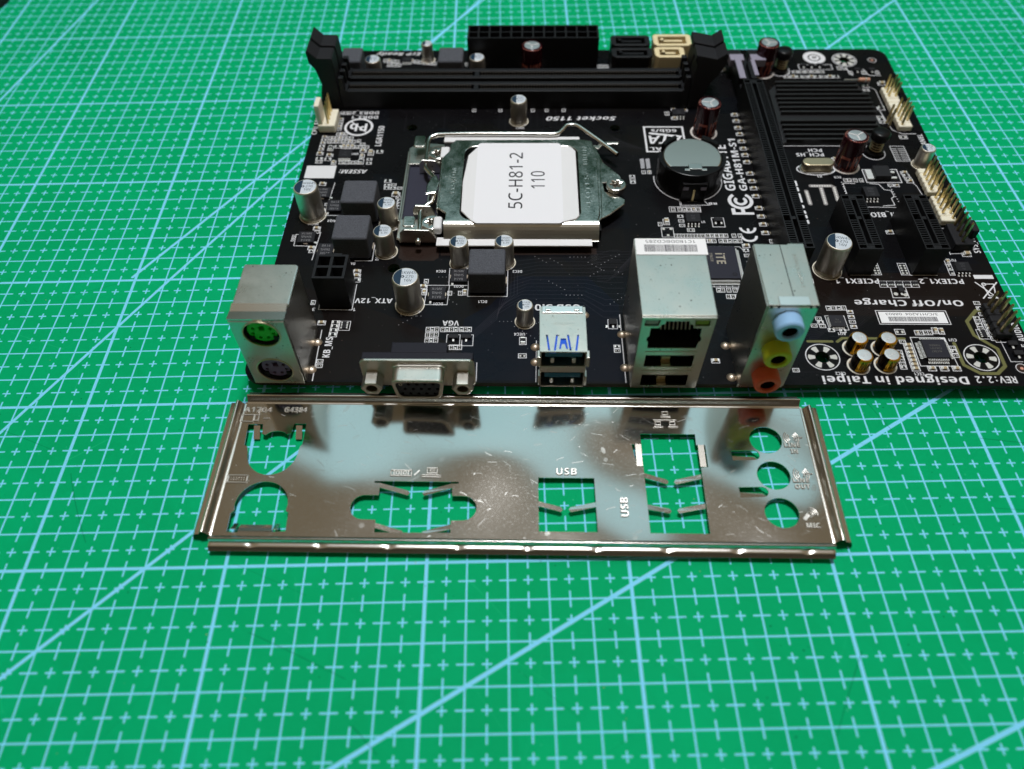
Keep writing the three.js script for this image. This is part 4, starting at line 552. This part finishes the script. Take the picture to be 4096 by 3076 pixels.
// ---------------------------------------------------------------- rear ports along the near edge
const sheet = (x0, x1, v0, v1, h0, h1) => blk(x0, x1, v0, v1, h0, h1);
function hollow(x0, x1, v0, v1, h, t = 0.4) { return [sheet(x0, x0 + t, v0 + t, v1, 0, h - t), sheet(x1 - t, x1, v0 + t, v1, 0, h - t), sheet(x0, x1, v1 - t, v1, 0, h - t - 0.01)]; }
const solderBlob = (p, x, v) => part('solder_joint', lathe([[0, 0.9], [0.7, 0.8], [1.2, 0.3], [1.45, 0]], 18), M.copperPad, p, x, 0, -v);
{ // keyboard and mouse port
  const s = poly([[4.2, 0], [18.3, 0], [18.7, 26.2], [4.3, 26.2]], THREE.Shape); s.holes.push(circle(11.7, 21.3, 4.75), circle(11.4, 6.1, 4.75));
  const p = part('keyboard_mouse_port', upright(s, -0.5, 0.45, 0.1), M.steelDark, board); p.userData.label = 'metal keyboard and mouse port with green and purple sockets';
  part('shell', merge([lying(roundRect(4.2, 5.2, 18.7, 19.9, 0.6), 26.1, 0.5, 0.15), ...hollow(4.3, 18.6, 0, 19.9, 26.6)]), M.steel, p);
  { const g = new THREE.BoxGeometry(14.6, 0.5, 2.6).translate(0, 0, 0).rotateX(0.12).translate(11.45, 26.5, -4.1), q = new THREE.BoxGeometry(14.9, 0.5, 3).rotateX(-0.08).translate(11.45, 26.45, -1.3); part('front_lip', merge([g, q]), M.wire, p); part('side_bead', merge([blk(18.3, 19, 5.2, 19.6, 25.4, 26.4, 0.3)]), M.wire, p); }
  part('stamped_lettering', raised('FOXCONN', 6, 11.2, 1, 0, 26.56, 0.03, 10.4), M.steel, p);
  for (const [x, h, m] of [[11.7, 21.3, M.green], [11.4, 6.1, M.purple]]) {
    part('port_rim', new THREE.TorusGeometry(4.85, 0.22, 8, 40).translate(x, h, 0.55), M.brass, p);
    part('port_cup', new THREE.CylinderGeometry(4.75, 4.75, 6, 32, 1, true).rotateX(Math.PI / 2).translate(x, h, -3.1), std({ color: C(0.05, 0.05, 0.05), metalness: 0.6, roughness: 0.5, side: THREE.DoubleSide }), p);
    part('port_back', new THREE.CircleGeometry(4.8, 32).translate(x, h, -6), M.black, p);
    const d = new THREE.Shape(); d.absarc(0, 0, 3.95, Math.PI * 0.57, Math.PI * 2 + Math.PI * 0.43, false); d.lineTo(0.85, 3.1); d.lineTo(-0.85, 3.1); d.closePath();
    d.holes.push(poly([[-0.75, 0.3], [0.75, 0.3], [0.75, 2], [-0.75, 2]])); for (const [a, b] of [[-2.3, 1], [2.3, 1], [-2.7, -0.9], [2.7, -0.9], [-1.05, -2.5], [1.05, -2.5]]) d.holes.push(circle(a, b, 0.46));
    const k = part('port_insert', upright(d, 0, 4.5, 0.15), m, p, x, h, -0.5);
    part('insert_key', merge([blk(-3.9, -2.5, -0.32, 0.7, -3.6, -1.7), blk(2.5, 3.9, -0.32, 0.7, -3.6, -1.7)]), M.black, k);
  }
  for (const v of [14.6, 4.4]) solderBlob(p, 19.3, v);
}
{ // video port
  const fl = roundRect(35.8, 1.2, 67, 12.4, 1.6); const p = part('video_port', upright(fl, -1.9, 0.7, 0.18), M.steelDark, board); p.userData.label = 'metal video port with a hex nut on either side';
  part('port_body', merge([blk(36.4, 66.6, -1.2, 1.2, 0, 12.2, 0.2), blk(44.2, 59.4, 1, 4.6, 0, 12.3, 0.2)]), std({ color: C(0.012, 0.012, 0.02), roughness: 0.5 }), p);
  const D = (k) => { const pts = [[44.5 + k, 10.4 - k], [59.2 - k, 10.4 - k], [57.8 - k * 0.9, 1.9 + k], [45.6 + k * 0.9, 1.9 + k]], s = new THREE.Shape(), r = 2.3 - k * 0.6; pts.forEach((a, i) => { const b = pts[(i + 3) % 4], c = pts[(i + 1) % 4], t = (u, w) => { const l = Math.hypot(w[0] - u[0], w[1] - u[1]); return [u[0] + (w[0] - u[0]) * r / l, u[1] + (w[1] - u[1]) * r / l]; }, e = t(a, b), f = t(a, c); i ? s.lineTo(...e) : s.moveTo(...e); s.quadraticCurveTo(a[0], a[1], ...f); }); s.closePath(); return s; };
  const sh = D(0); sh.holes.push(new THREE.Path(D(0.75).getPoints(8))); part('port_shell', merge([upright(sh, -7.1, 5.4, 0.3), upright(D(-0.5), -2.6, 0.8, 0.3)]), M.steel, p);
  const ins = D(0.8); for (let r = 0; r < 3; r++) for (let k = 0; k < 5; k++) ins.holes.push(circle(47 + k * 2.2 + (r === 1 ? 1.15 : 0.1) + (r === 2 ? 0.15 : 0), 8.1 - r * 2.05, 0.5));
  part('port_insert', upright(ins, -6.7, 2), M.blackSoft, p); part('insert_back', upright(D(0.7), -4.8, 1), M.black, p);
  const sock = new THREE.RingGeometry(0.3, 0.52, 14).translate(0, 0, 6.72); for (let r = 0; r < 3; r++) for (let k = 0; k < 5; k++) part('contact', sock.clone(), M.steelDark, p, 47 + k * 2.2 + (r === 1 ? 1.15 : 0.1) + (r === 2 ? 0.15 : 0), 8.1 - r * 2.05, 0);
  for (const x of [38.8, 63.7]) { const s = new THREE.Shape(); for (let i = 0; i < 6; i++) { const a = i * Math.PI / 3; i ? s.lineTo(Math.cos(a) * 2.95, Math.sin(a) * 2.95) : s.moveTo(Math.cos(a) * 2.95, Math.sin(a) * 2.95); } s.closePath(); s.holes.push(circle(0, 0, 1.5)); part('hex_nut', upright(s, -6.2, 4.4, 0.28), M.steel, p, x, 5.2, 0); part('thread', new THREE.CylinderGeometry(1.5, 1.5, 4, 18, 1, true).rotateX(Math.PI / 2), std({ color: C(0.3, 0.26, 0.18), metalness: 1, roughness: 0.5, side: THREE.DoubleSide }), p, x, 5.2, 4); }
}
{ // pair of blue-tongued serial bus ports
  const top = roundRect(84.6, -1, 97.2, 15, 0.3); for (const o of [0, 7.9]) { top.holes.push(poly([[86.2 + o * 0.72, 4.9], [86.75 + o * 0.72, 4.9], [87.35 + o * 0.72, -0.6], [86.8 + o * 0.72, -0.6]]), poly([[89 + o * 0.72, 4.9], [89.5 + o * 0.72, 4.9], [88.85 + o * 0.72, -0.6], [88.3 + o * 0.72, -0.6]])); }
  top.holes.push(poly([[90.2, 3.6], [91.6, 3.6], [92.1, -0.1], [91.6, -0.1], [91.25, 1.6], [90.5, 1.6], [90.15, -0.1], [89.7, -0.1]]));
  const p = part('blue_usb_port', merge([lying(top, 15, 0.4), ...hollow(84.6, 97.2, -1, 15, 15.4), blk(84.6, 97.2, -1, 6, 6.3, 9, 0.2), blk(84.9, 96.9, -1.3, 4, 0.02, 0.6, 0.2), blk(84.2, 84.8, -1.6, 1, 1.2, 5.2, 0.2), blk(97.0, 97.7, -1.6, 1, 1.2, 5.2, 0.2), blk(83.9, 84.8, -1.6, 1, 9.6, 13.6, 0.2), blk(97, 98, -1.6, 1, 9.6, 13.6, 0.2)]), M.steel, board); p.userData.label = 'stacked pair of serial bus ports with blue tongues';
  part('back_strap', merge([blk(85.2, 96.5, 12.6, 15.1, 15.4, 15.75, 0.15)]), M.tin, p); for (const x of [86.9, 94.8]) part('strap_tab', blk(x - 0.7, x + 0.7, 13.2, 14.1, 15.7, 16.1, 0.15), M.tin, p); part('stamped_lettering', raised('FOXCONN', 88.2, 8.4, 0.9, 0, 15.41, 0.02, 5.8), M.steel, p);
  for (const h of [12.4, 3.4]) { part('port_tongue', blk(86, 96, -0.4, 7, h, h + 1.9, 0.15), M.teal, p); for (const x of [88, 93.8]) part('contact_spring', blk(x - 0.5, x + 0.5, -0.8, 0.6, h - 2.2, h - 0.2, 0.2), M.tin, p); }
  part('blue_insert', blk(86.6, 95.4, 0.4, 9, 14.4, 14.9), std({ color: C(0.02, 0.12, 0.75), roughness: 0.4 }), p); for (const x of [88, 94]) part('blue_stop', blk(x - 1, x + 1, -0.75, 0.5, 14.35, 14.8, 0.1), std({ color: C(0.03, 0.16, 0.8), roughness: 0.4 }), p); part('port_back', blk(85, 96.8, 7, 7.4, 0.4, 15), M.black, p);
  for (const v of [13.2, 7.6]) solderBlob(p, 83.6, v); solderBlob(p, 98.4, 25.8);
}
const LOGO = (g, w, h, t, n) => { g.fillStyle = '#f4f4f6'; g.fillRect(0, 0, w, h); g.translate(w, h); g.rotate(Math.PI); let x = w * 0.14; g.fillStyle = '#3a3a40'; while (x < w * 0.88) { const b = rr(1.2, 5.2); g.fillRect(x, h * n[0], b, h * n[1]); x += b + rr(1.4, 4.6); } g.fillStyle = '#3c3c42'; g.font = `${h * n[3]}px sans-serif`; g.textAlign = 'center'; g.save(); g.translate(w / 2, h * n[2]); g.scale(w * n[4] / g.measureText(t).width, 1); g.fillText(t, 0, 0); g.restore(); };
{ // network and serial bus tower
  const rj = poly([[112.7, 17.4], [125.4, 17.4], [125.6, 19.8], [126.1, 20.4], [126.1, 21.6], [125.6, 22.2], [125.6, 25.3], [123.4, 25.4], [123.2, 26.6], [122.2, 26.9], [122, 28], [116.2, 28], [116, 26.9], [115, 26.6], [114.8, 25.4], [112.6, 25.3], [112.6, 22.2], [112.1, 21.6], [112.1, 20.4], [112.6, 19.8]]);
  const s = poly([[110.1, 0], [128.3, 0], [128.6, 29.4], [110, 29.4]], THREE.Shape); s.holes.push(rj, poly([[110.9, 26.2], [114.4, 26.2], [114.8, 28.4], [110.9, 28.4]]), poly([[123.7, 26.2], [127.3, 26.2], [127.3, 28.4], [123.4, 28.4]]), poly([[112.7, 9.5], [125.6, 9.5], [125.6, 14.4], [112.7, 14.4]]), poly([[112.7, 0.9], [125.4, 0.9], [125.4, 5.9], [112.7, 5.9]]));
  const p = part('network_port', upright(s, -1.3, 0.45, 0.08), M.steelDark, board); p.userData.label = 'tall metal tower of a network port above two serial bus ports';
  part('shell', merge([lying(roundRect(109.9, -0.8, 128.7, 27, 0.3), 29.3, 0.45, 0.12), ...hollow(110, 128.6, -0.9, 27, 29.6)]), M.steel, p); part('shell_notch', blk(118.3, 120, 19.4, 20.4, 29.7, 29.8), M.steelDark, p);
  part('divider', merge([blk(112.4, 126, -1.5, -1, 15.6, 16.1, 0.12), blk(112.4, 126, -1.5, -1, 7.4, 7.9, 0.12)]), M.steelDark, p);
  part('port_cavity', merge([blk(110.4, 128.2, 9, 9.4, 0.4, 29), blk(112, 126.4, -0.8, 9, 15, 17.2), blk(112, 126.4, -0.8, 9, 6.2, 9.3)]), M.black, p);
  part('status_lamp', blk(111.1, 114.5, -1, 2, 26.3, 28.3, 0.4), std({ color: C(0.30, 0.30, 0.29), roughness: 0.4 }), p); part('status_lamp', blk(123.7, 127.2, -1, 2, 26.3, 28.3, 0.4), std({ color: C(0.22, 0.24, 0.02), roughness: 0.35 }), p);
  for (let k = 0; k < 8; k++) part('spring_contact', new THREE.BoxGeometry(0.3, 4.6, 0.2).rotateX(-0.55).translate(115.6 + k * 1.05, 25, -1.6), M.tin, p);
  for (const h of [9.5, 0.9]) { part('port_tongue', blk(113.6, 124.8, 0, 8, h + 2.9, h + 4.6), M.black, p); part('contact_spring', merge([blk(117.4, 119.9, -0.9, 2, h + 0.1, h + 0.5), blk(117.4, 119.9, 0.6, 1.2, h + 0.4, h + 2.6, 0.2)]), M.brass, p); }
  const m = std({ map: drawn(640, 200, (g, w, h) => LOGO(g, w, h, '1C1B0DBCD285', [0.18, 0.44, 0.9, 0.25, 0.72])), roughness: 0.55 }); part('barcode_sticker', new THREE.BoxGeometry(19, 0.1, 6.2).translate(119.7, 29.83, -23.8), faceOn(m, M.paper), p).userData.label = 'white barcode sticker on the port tower';
  for (const v of [18.2, 5.7]) solderBlob(p, 109.2, v);
}
const blackInside = std({ color: C(0.006, 0.006, 0.006), roughness: 0.7, side: THREE.DoubleSide });
{ // audio jacks
  const p = part('audio_port', upright(poly([[139.9, 0], [152.3, 0], [152.7, 32.9], [140.6, 32.9]], THREE.Shape), -0.9, 0.5, 0.1), M.steel, board); p.userData.label = 'tall metal audio port with blue, yellow and pink jacks';
  part('shell', merge([lying(shapeOf([[140.5, -0.6], [152.9, -0.6], [153.4, 21.3], [149.3, 21.3], [149.1, 20.9], [140.4, 21.1]]), 32.9, 0.5, 0.14), sheet(140.2, 140.6, -0.4, 21, 0, 32.9), sheet(152.5, 152.9, -0.4, 21, 0, 32.9), sheet(140.6, 152.5, 20.6, 21, 0, 32.9)]), M.steel, p);
  part('front_lip', blk(143.2, 150.8, -0.7, 2.2, 33.4, 33.62, 0.1), M.tin, p); part('seam', blk(147, 147.2, 2.4, 20.8, 33.38, 33.43), M.black, p);
  part('stamped_lettering', raised('FOXCONN', 150.6, 5.4, 0.9, 90, 33.41, 0.05, 12), M.steel, p);
  for (const x of [141.2, 143, 150.9, 152.4]) part('lip_notch', blk(x - 0.25, x + 0.25, -1, -0.6, 32.6, 33.3), M.black, p);
  for (const [h, m, n] of [[28, M.jackBlue, 'blue'], [17, M.jackYellow, 'yellow'], [6, M.jackPink, 'pink']]) { const j = part('audio_jack', lathe([[1.95, -4.6], [1.95, 1.25], [2.2, 1.5], [2.9, 1.5], [3.25, 1.35], [3.55, 1.0], [3.62, 0.6], [3.62, -3.2]], 40).rotateX(Math.PI / 2), m, p, 146.3, h, 3.6); j.userData.label = n + ' audio jack'; part('jack_hole', merge([new THREE.CylinderGeometry(1.9, 1.9, 4, 24, 1, true).rotateX(Math.PI / 2).translate(0, 0, -1.2), new THREE.CircleGeometry(1.9, 24).translate(0, 0, -3.1)]), blackInside, j); }
  for (const v of [14.1, 2.5]) solderBlob(p, 139, v);
}
{ const m = std({ map: drawn(640, 136, (g, w, h) => LOGO(g, w, h, '3/C/H1A204  08803', [0.14, 0.42, 0.9, 0.3, 0.8])), roughness: 0.55 }); part('barcode_sticker', new THREE.BoxGeometry(19.6, 0.1, 4.4).translate(196.3, 0.06, -25.3), faceOn(m, M.paper), board).userData.label = 'narrow white barcode sticker on the board'; }

// ---------------------------------------------------------------- the stamped input/output shield in front of the board
{
  const W = 155.6, D = 41, P = 2.2;
  const sh = new THREE.Group(); sh.name = 'port_shield'; sh.userData = { label: 'shiny stamped metal port shield lying flat in front of the motherboard', category: 'port shield' };
  sh.position.set(-4.7 * MM, 0, -7.3 * MM); sh.rotation.y = THREE.MathUtils.degToRad(-2.05); scene.add(sh);
  const scuffMap = (() => { const c = canvas(1560, 420), g = c.getContext('2d'); g.fillStyle = 'rgb(34,34,34)'; g.fillRect(0, 0, 1560, 420);
    for (let i = 0; i < 26000; i++) { const k = Math.floor(rr(14, 74)); g.fillStyle = `rgba(${k},${k},${k},0.5)`; g.fillRect(rr(0, 1560), rr(0, 420), rr(1, 3), rr(1, 2)); }
    for (let i = 0; i < 260; i++) { const x = rr(0, 1560), y = rr(0, 420), a = rr(-0.9, 0.9), l = rr(3, 34), k = Math.floor(rr(70, 150)); g.strokeStyle = `rgba(${k},${k},${k},${rr(0.25, 0.8)})`; g.lineWidth = rr(0.6, 1.8); g.beginPath(); g.moveTo(x, y); g.quadraticCurveTo(x + Math.cos(a) * l * 0.5, y + Math.sin(a) * l * 0.5 + rr(-5, 5), x + Math.cos(a) * l, y + Math.sin(a) * l); g.stroke(); }
    for (let i = 0; i < 60; i++) { g.fillStyle = `rgba(120,120,120,${rr(0.05, 0.25)})`; g.beginPath(); g.ellipse(rr(0, 1560), rr(0, 420), rr(2, 16), rr(1, 8), rr(0, 3), 0, 7); g.fill(); }
    return texture(c, false); })();
  const metal = std({ color: C(0.55, 0.54, 0.51), metalness: 1, roughness: 1, roughnessMap: rep(scuffMap, 1 / 156, 1 / 42), bumpMap: rep(waveMap, 0.0066, 0.011), bumpScale: 0.0014 });
  const rim = std({ color: C(0.72, 0.69, 0.64), metalness: 1, roughness: 0.24 }), stamp = std({ color: C(0.72, 0.70, 0.66), metalness: 1, roughness: 0.36 });
  // from the place on the mat (u, v) to the shield's own frame
  const ca = Math.cos(THREE.MathUtils.degToRad(-2.05)), sa = Math.sin(THREE.MathUtils.degToRad(-2.05));
  const L = (u, v) => { const a = u + 4.7, b = v - 7.3; return [a * ca + b * sa, -a * sa + b * ca]; };
  const hole = (pts) => poly(pts.map(([u, v]) => L(u, v)));
  const arcPts = (cx, cy, rx, ry, a, b, n = 20) => Array.from({ length: n + 1 }, (_, i) => { const t = a + (b - a) * i / n; return [cx + rx * Math.cos(t), cy + ry * Math.sin(t)]; });
  const s = roundRect(-0.3, -0.3, W + 0.3, D + 0.3, 0.4);
  s.holes.push(hole([[-1.4, 41], [-1.2, 34.2], [-0.4, 33.8], ...arcPts(7, 32.2, 6.9, 7.5, Math.PI, Math.PI * 2), [14.2, 33.6], [14.6, 34], [14.8, 40.8], [11.4, 40.9], [11, 37.8], ...arcPts(7, 36.6, 3.2, 2, 0.4, Math.PI - 0.4, 8), [3, 37.8], [2.7, 41]]));
  s.holes.push(hole([[-0.8, 8.4], [-0.8, 13.6], [0, 14.4], ...arcPts(6.6, 15.8, 6.9, 6.9, Math.PI, 0), [13.3, 14], [14.1, 13.4], [14.1, 8.2], [10.6, 8.1], [10.4, 9.8], ...arcPts(6.4, 10.6, 3, 1.2, -0.4, -Math.PI + 0.4, 8), [2.2, 9.9], [2, 8.2]]));
  s.holes.push(hole([[35.4, 22.2], [57.6, 21.4], [57.5, 20.9], [55.9, 20.8], [55.9, 17.3], [59, 17.2], ...arcPts(58.8, 13.7, 3.5, 3.5, Math.PI / 2, -Math.PI / 2, 14), [55.8, 10.2], [55.8, 6.8], [36.6, 7.4], [36.6, 10.9], [33.2, 11.1], ...arcPts(33.2, 14.6, 3.4, 3.5, -Math.PI / 2, -Math.PI * 1.5, 14), [36.8, 18], [36.9, 21.5], [35.4, 21.7]]));
  s.holes.push(hole([[78.4, 22.2], [93.1, 21.7], [92.8, 6.2], [78, 6.7]]));
  s.holes.push(hole([[106.7, 35.2], [121.6, 34.7], [121.4, 31.2], [123.8, 31.2], [123.5, 24.3], [121.6, 24.2], [120.8, 5.1], [105.9, 5.6], [106.4, 24.9], [104.8, 25.2], [104, 31.9], [106.6, 31.7]]));
  for (const [u, v] of [[140.4, 32.4], [140.2, 21.4], [139.9, 10.5]]) s.holes.push(hole(arcPts(u, v, 4.35, 4.25, 0, Math.PI * 2, 36)));
  for (const [u, v] of [[134, 27.7], [134, 16.6]]) s.holes.push(hole([[u - 3.7, v + 1.5], [u + 2, v + 1.5], ...arcPts(u + 2.2, v, 1.6, 1.5, Math.PI / 2, -Math.PI / 2, 8), [u - 3.6, v - 1.5], [u - 3.6, v - 1]]));
  const g = new THREE.ExtrudeGeometry(s, { depth: 0.25, bevelEnabled: false, curveSegments: 20 }); g.rotateX(-Math.PI / 2).translate(0, P - 0.25, 0);
  part('panel', g, metal, sh);
  // rims: the sheet rises from the panel to a crest and falls away outside
  const inner = [[-0.3, P + 0.01], [0.05, P + 0.04], [0.35, P + 0.13], [0.6, P + 0.32], [0.85, P + 0.66], [1.15, P + 1.2], [1.4, P + 1.58], [1.65, P + 1.8], [1.9, P + 1.87], [2.15, P + 1.82], [2.4, P + 1.62], [2.62, P + 1.25], [2.78, P + 0.8]];
  const full = [...inner, [2.92, P + 0.62], [3.1, P + 0.56], [3.55, P + 0.49], [4.0, P + 0.42], [4.2, P + 0.33], [4.55, P - 0.05], [4.8, P - 0.65], [5.0, P - 1.25], [5.2, P - 1.95]];
  const short = [...inner, [2.92, P + 0.62], [3.1, P + 0.58], [3.5, P + 0.54], [3.9, P + 0.5], [4.25, P + 0.44], [4.6, P + 0.26], [5.05, P - 0.02], [5.45, P - 0.3], [5.85, P - 0.36]];
  function strip(len, k = 1, dents = 0) { const prof = dents ? short : full;                     // along +x, going outward along +z
    const n = dents ? 220 : 12, pos = [], idx = [], m = prof.length;
    for (const t of [0, -0.22]) for (let i = 0; i <= n; i++) for (let j = 0; j < m; j++) {
      const x = len * i / n, [d, h] = prof[j], q = dents ? Math.min(...Array.from({ length: dents }, (_, c) => Math.abs(x - (len * (c + 0.62) / dents)))) : 9, dent = j >= 13 && j <= 17 ? Math.exp(-q * q / 0.7) : 0;
      pos.push(x, h + t - dent * 0.28, d * k + t * 0.3);
    }
    const off = (n + 1) * m; for (const o of [0, off]) for (let i = 0; i < n; i++) for (let j = 0; j < m - 1; j++) { const a = o + i * m + j, b = a + 1, c = a + m, d = c + 1; o ? idx.push(a, c, b, b, c, d) : idx.push(a, b, c, b, d, c); }
    for (let i = 0; i < n; i++) for (const j of [0, m - 1]) { const a = i * m + j, b = a + m; j ? idx.push(a, a + off, b, b, a + off, b + off) : idx.push(a, b, a + off, b, b + off, a + off); }
    for (const i of [0, n]) for (let j = 0; j < m - 1; j++) { const a = i * m + j, b = a + 1; i ? idx.push(a, b, a + off, b, b + off, a + off) : idx.push(a, a + off, b, b, a + off, b + off); }
    const q = new THREE.BufferGeometry(); q.setAttribute('position', new THREE.Float32BufferAttribute(pos, 3)); q.setAttribute('uv', new THREE.Float32BufferAttribute(new Array(pos.length / 3 * 2).fill(0), 2)); q.setIndex(idx); q.computeVertexNormals(); return q;
  }
  part('near_rim', strip(W - 0.6, 0.66, 9), rim, sh, 0.3, 0, 0); part('far_rim', strip(W - 0.6, 0.86), rim, sh, W - 0.3, 0, -D, Math.PI);
  part('side_rim', strip(D - 0.6, 0.98), rim, sh, 0, 0, -D + 0.3, -Math.PI / 2); part('side_rim', strip(D - 0.6, 0.98), rim, sh, W, 0, -0.3, Math.PI / 2);
  // spring fingers
  const tongue = (pts, h0, h1, name = 'spring_finger') => { const q = pts.map(([u, v]) => L(u, v)), sp = shapeOf(q), gg = new THREE.ExtrudeGeometry(sp, { depth: 0.22, bevelEnabled: false }); gg.rotateX(-Math.PI / 2); const p = gg.attributes.position, [ax, av] = q[0], [bx, bv] = q[2], dx = bx - ax, dv = bv - av, l2 = dx * dx + dv * dv; for (let i = 0; i < p.count; i++) { const t = ((p.getX(i) - ax) * dx + (-p.getZ(i) - av) * dv) / l2; p.setY(i, p.getY(i) + h0 + (h1 - h0) * Math.max(0, Math.min(1, t))); } gg.computeVertexNormals(); return part(name, gg, metal, sh); };
  for (const [a, b, c, d] of [[78.1, 14.6, 83.9, 12.9], [106.4, 22.2, 112, 20.3], [105.9, 13, 111.6, 11.8], [36.6, 21, 44.3, 18.6], [36.4, 9.4, 43.4, 7.2]]) { const w = 1.35; tongue([[a, b + w / 2], [a, b - w / 2], [c, d - w / 2], [c + 0.5, d], [c, d + w / 2]], P - 0.22, P - 0.55); }
  for (const [a, b, c, d] of [[92.9, 13.9, 86.4, 12.8], [121.2, 21.5, 114.4, 20.2], [120.9, 12.9, 114.1, 11.8], [55.9, 20.3, 48.6, 18.4], [56, 8.6, 48.8, 6.9]]) { const w = 1.35; tongue([[a, b - w / 2], [a, b + w / 2], [c, d + w / 2], [c - 0.5, d], [c, d - w / 2]], P - 0.22, P - 0.55); }
  for (const v of [27.2, 16.2]) tongue([[130.3, v + 0.4], [130.3, v - 1.1], [136.4, v - 1.2], [137.2, v - 0.5], [136.4, v + 0.3]], P - 0.22, P - 0.9);
  const clip = (u, v, w, l, dir, lift) => { const [x, y] = L(u, v); part('hold_down_clip', new THREE.BoxGeometry(w, 0.22, l).rotateX(dir).translate(0, lift, 0), rim, sh, x, P, -y); };
  clip(1.3, 38.6, 1.7, 3.8, 0.55, -0.5); clip(13, 38.3, 1.7, 3.8, 0.55, -0.5); clip(1, 10, 1.3, 2.6, -0.6, -0.2); clip(11.6, 9.6, 1.3, 2.6, -0.6, -0.2); clip(105.6, 28.4, 1.6, 6.6, 0.06, 0.12); clip(122.4, 27.7, 1.6, 6.6, 0.06, 0.12);
  { const [x, y] = L(6.4, 9.3); part('centre_tab', new THREE.BoxGeometry(8.2, 0.22, 2).rotateX(-0.25).translate(0, -0.1, 0), rim, sh, x, P, -y); }
  // stamped marks
  const put = (str, u, v, cap, deg, len) => { const [x, y] = L(u, v); return raised(str, x, y, cap, deg, P - 0.01, 0.3, len); };
  const bar = (x0, x1, v0, v1, h = 0.3) => blk(x0, x1, v0, v1, P - 0.2, P + h, 0.16);
  const frame = (u, v, w, h, t = 0.35) => { const [x, y] = L(u, v); return [bar(x, x + w, y, y + t), bar(x, x + w, y + h - t, y + h), bar(x, x + t, y + t, y + h - t), bar(x + w - t, x + w, y + t, y + h - t)]; };
  const wave = (u, v, r, a, l) => { const [x, y] = L(u, v); return new THREE.TorusGeometry(r, 0.2, 5, 18, l).rotateZ(a).rotateX(-Math.PI / 2).translate(x, P, -y); };
  const mk = (name, l) => part(name, merge(l), stamp, sh);
  mk('stamped_lettering', [put('A1704', -3.4, 45.1, 1.7, 0, 8), put('G4384', 7.8, 44.8, 1.7, 0, 6.6)]);
  mk('stamped_lettering', [put('USB', 82.9, 22.9, 2, 0, 5.8)]); mk('stamped_lettering', [put('USB', 101, 10, 2, 90, 5.8)]);
  mk('stamped_lettering', [put('LINE', 144.8, 30, 1.3, 0, 4.4), put('IN', 146.2, 28, 1.3, 0, 2)]); mk('stamped_lettering', [put('LINE', 144.6, 19.2, 1.3, 0, 4.4), put('OUT', 144.8, 17.3, 1.3, 0, 4)]); mk('stamped_lettering', [put('MIC', 145, 6.2, 1.3, 0, 3.6)]);
  mk('stamped_symbol', [...frame(-3.9, 41.8, 3.8, 2.6), ...frame(-0.2, 42, 1.5, 2.3), bar(5.8, 7.8, 35.6, 35.9)]);
  { const l = frame(-3.7, 22.5, 5.4, 2.5), [x, y] = L(-3.7, 22.5); for (let r = 0; r < 2; r++) for (let k = 0; k < 6; k++) l.push(bar(x + 0.8 + k * 0.68, x + 1.1 + k * 0.68, y + 0.9 + r * 0.6, y + 1.2 + r * 0.6)); mk('stamped_symbol', l); }
  { const l = [...frame(39.3, 23.5, 5.8, 2), put('IOIOI', 40, 23.9, 1.2, 0, 4.4), ...frame(48.9, 24, 3, 1.9), ...frame(49.7, 24.6, 1.4, 0.8, 0.25), ...frame(47.6, 22.9, 5.2, 0.9, 0.3)], [x, y] = L(46.4, 24.4); l.push(new THREE.BoxGeometry(0.35, 0.14, 2).rotateY(-0.7).translate(x, P + 0.06, -y)); mk('stamped_symbol', l); }
  mk('stamped_symbol', [[113, 40.2], [110.6, 36.9], [114.6, 36.8]].flatMap(([u, v]) => [...frame(u + 0.4, v + 0.9, 1.8, 1.3, 0.3), ...frame(u, v, 2.7, 0.6, 0.2)]).concat([(() => { const [x, y] = L(110.8, 39.4); return bar(x, x + 6.4, y, y + 0.3); })()]));
  for (const v of [32.9, 21.6]) mk('stamped_symbol', [1, 1.6, 2.2].flatMap((r) => [wave(147.6, v, r, 2.3, 1.7), wave(147.2, v, r, -0.85, 1.7)]).concat([(() => { const [x, y] = L(148.4, v - 0.1); return bar(x, x + 2, y, y + 0.3); })()]));
  mk('stamped_symbol', [wave(146.9, 9.9, 0.7, 0, 6.3), wave(147, 10, 1.2, -0.2, 1.9), wave(147, 10, 1.8, -0.2, 1.9), (() => { const [x, y] = L(145.8, 9.2); return new THREE.BoxGeometry(0.9, 0.14, 2).rotateY(-0.7).translate(x, P + 0.06, -y); })()]);
}

renderer.render(scene, camera);
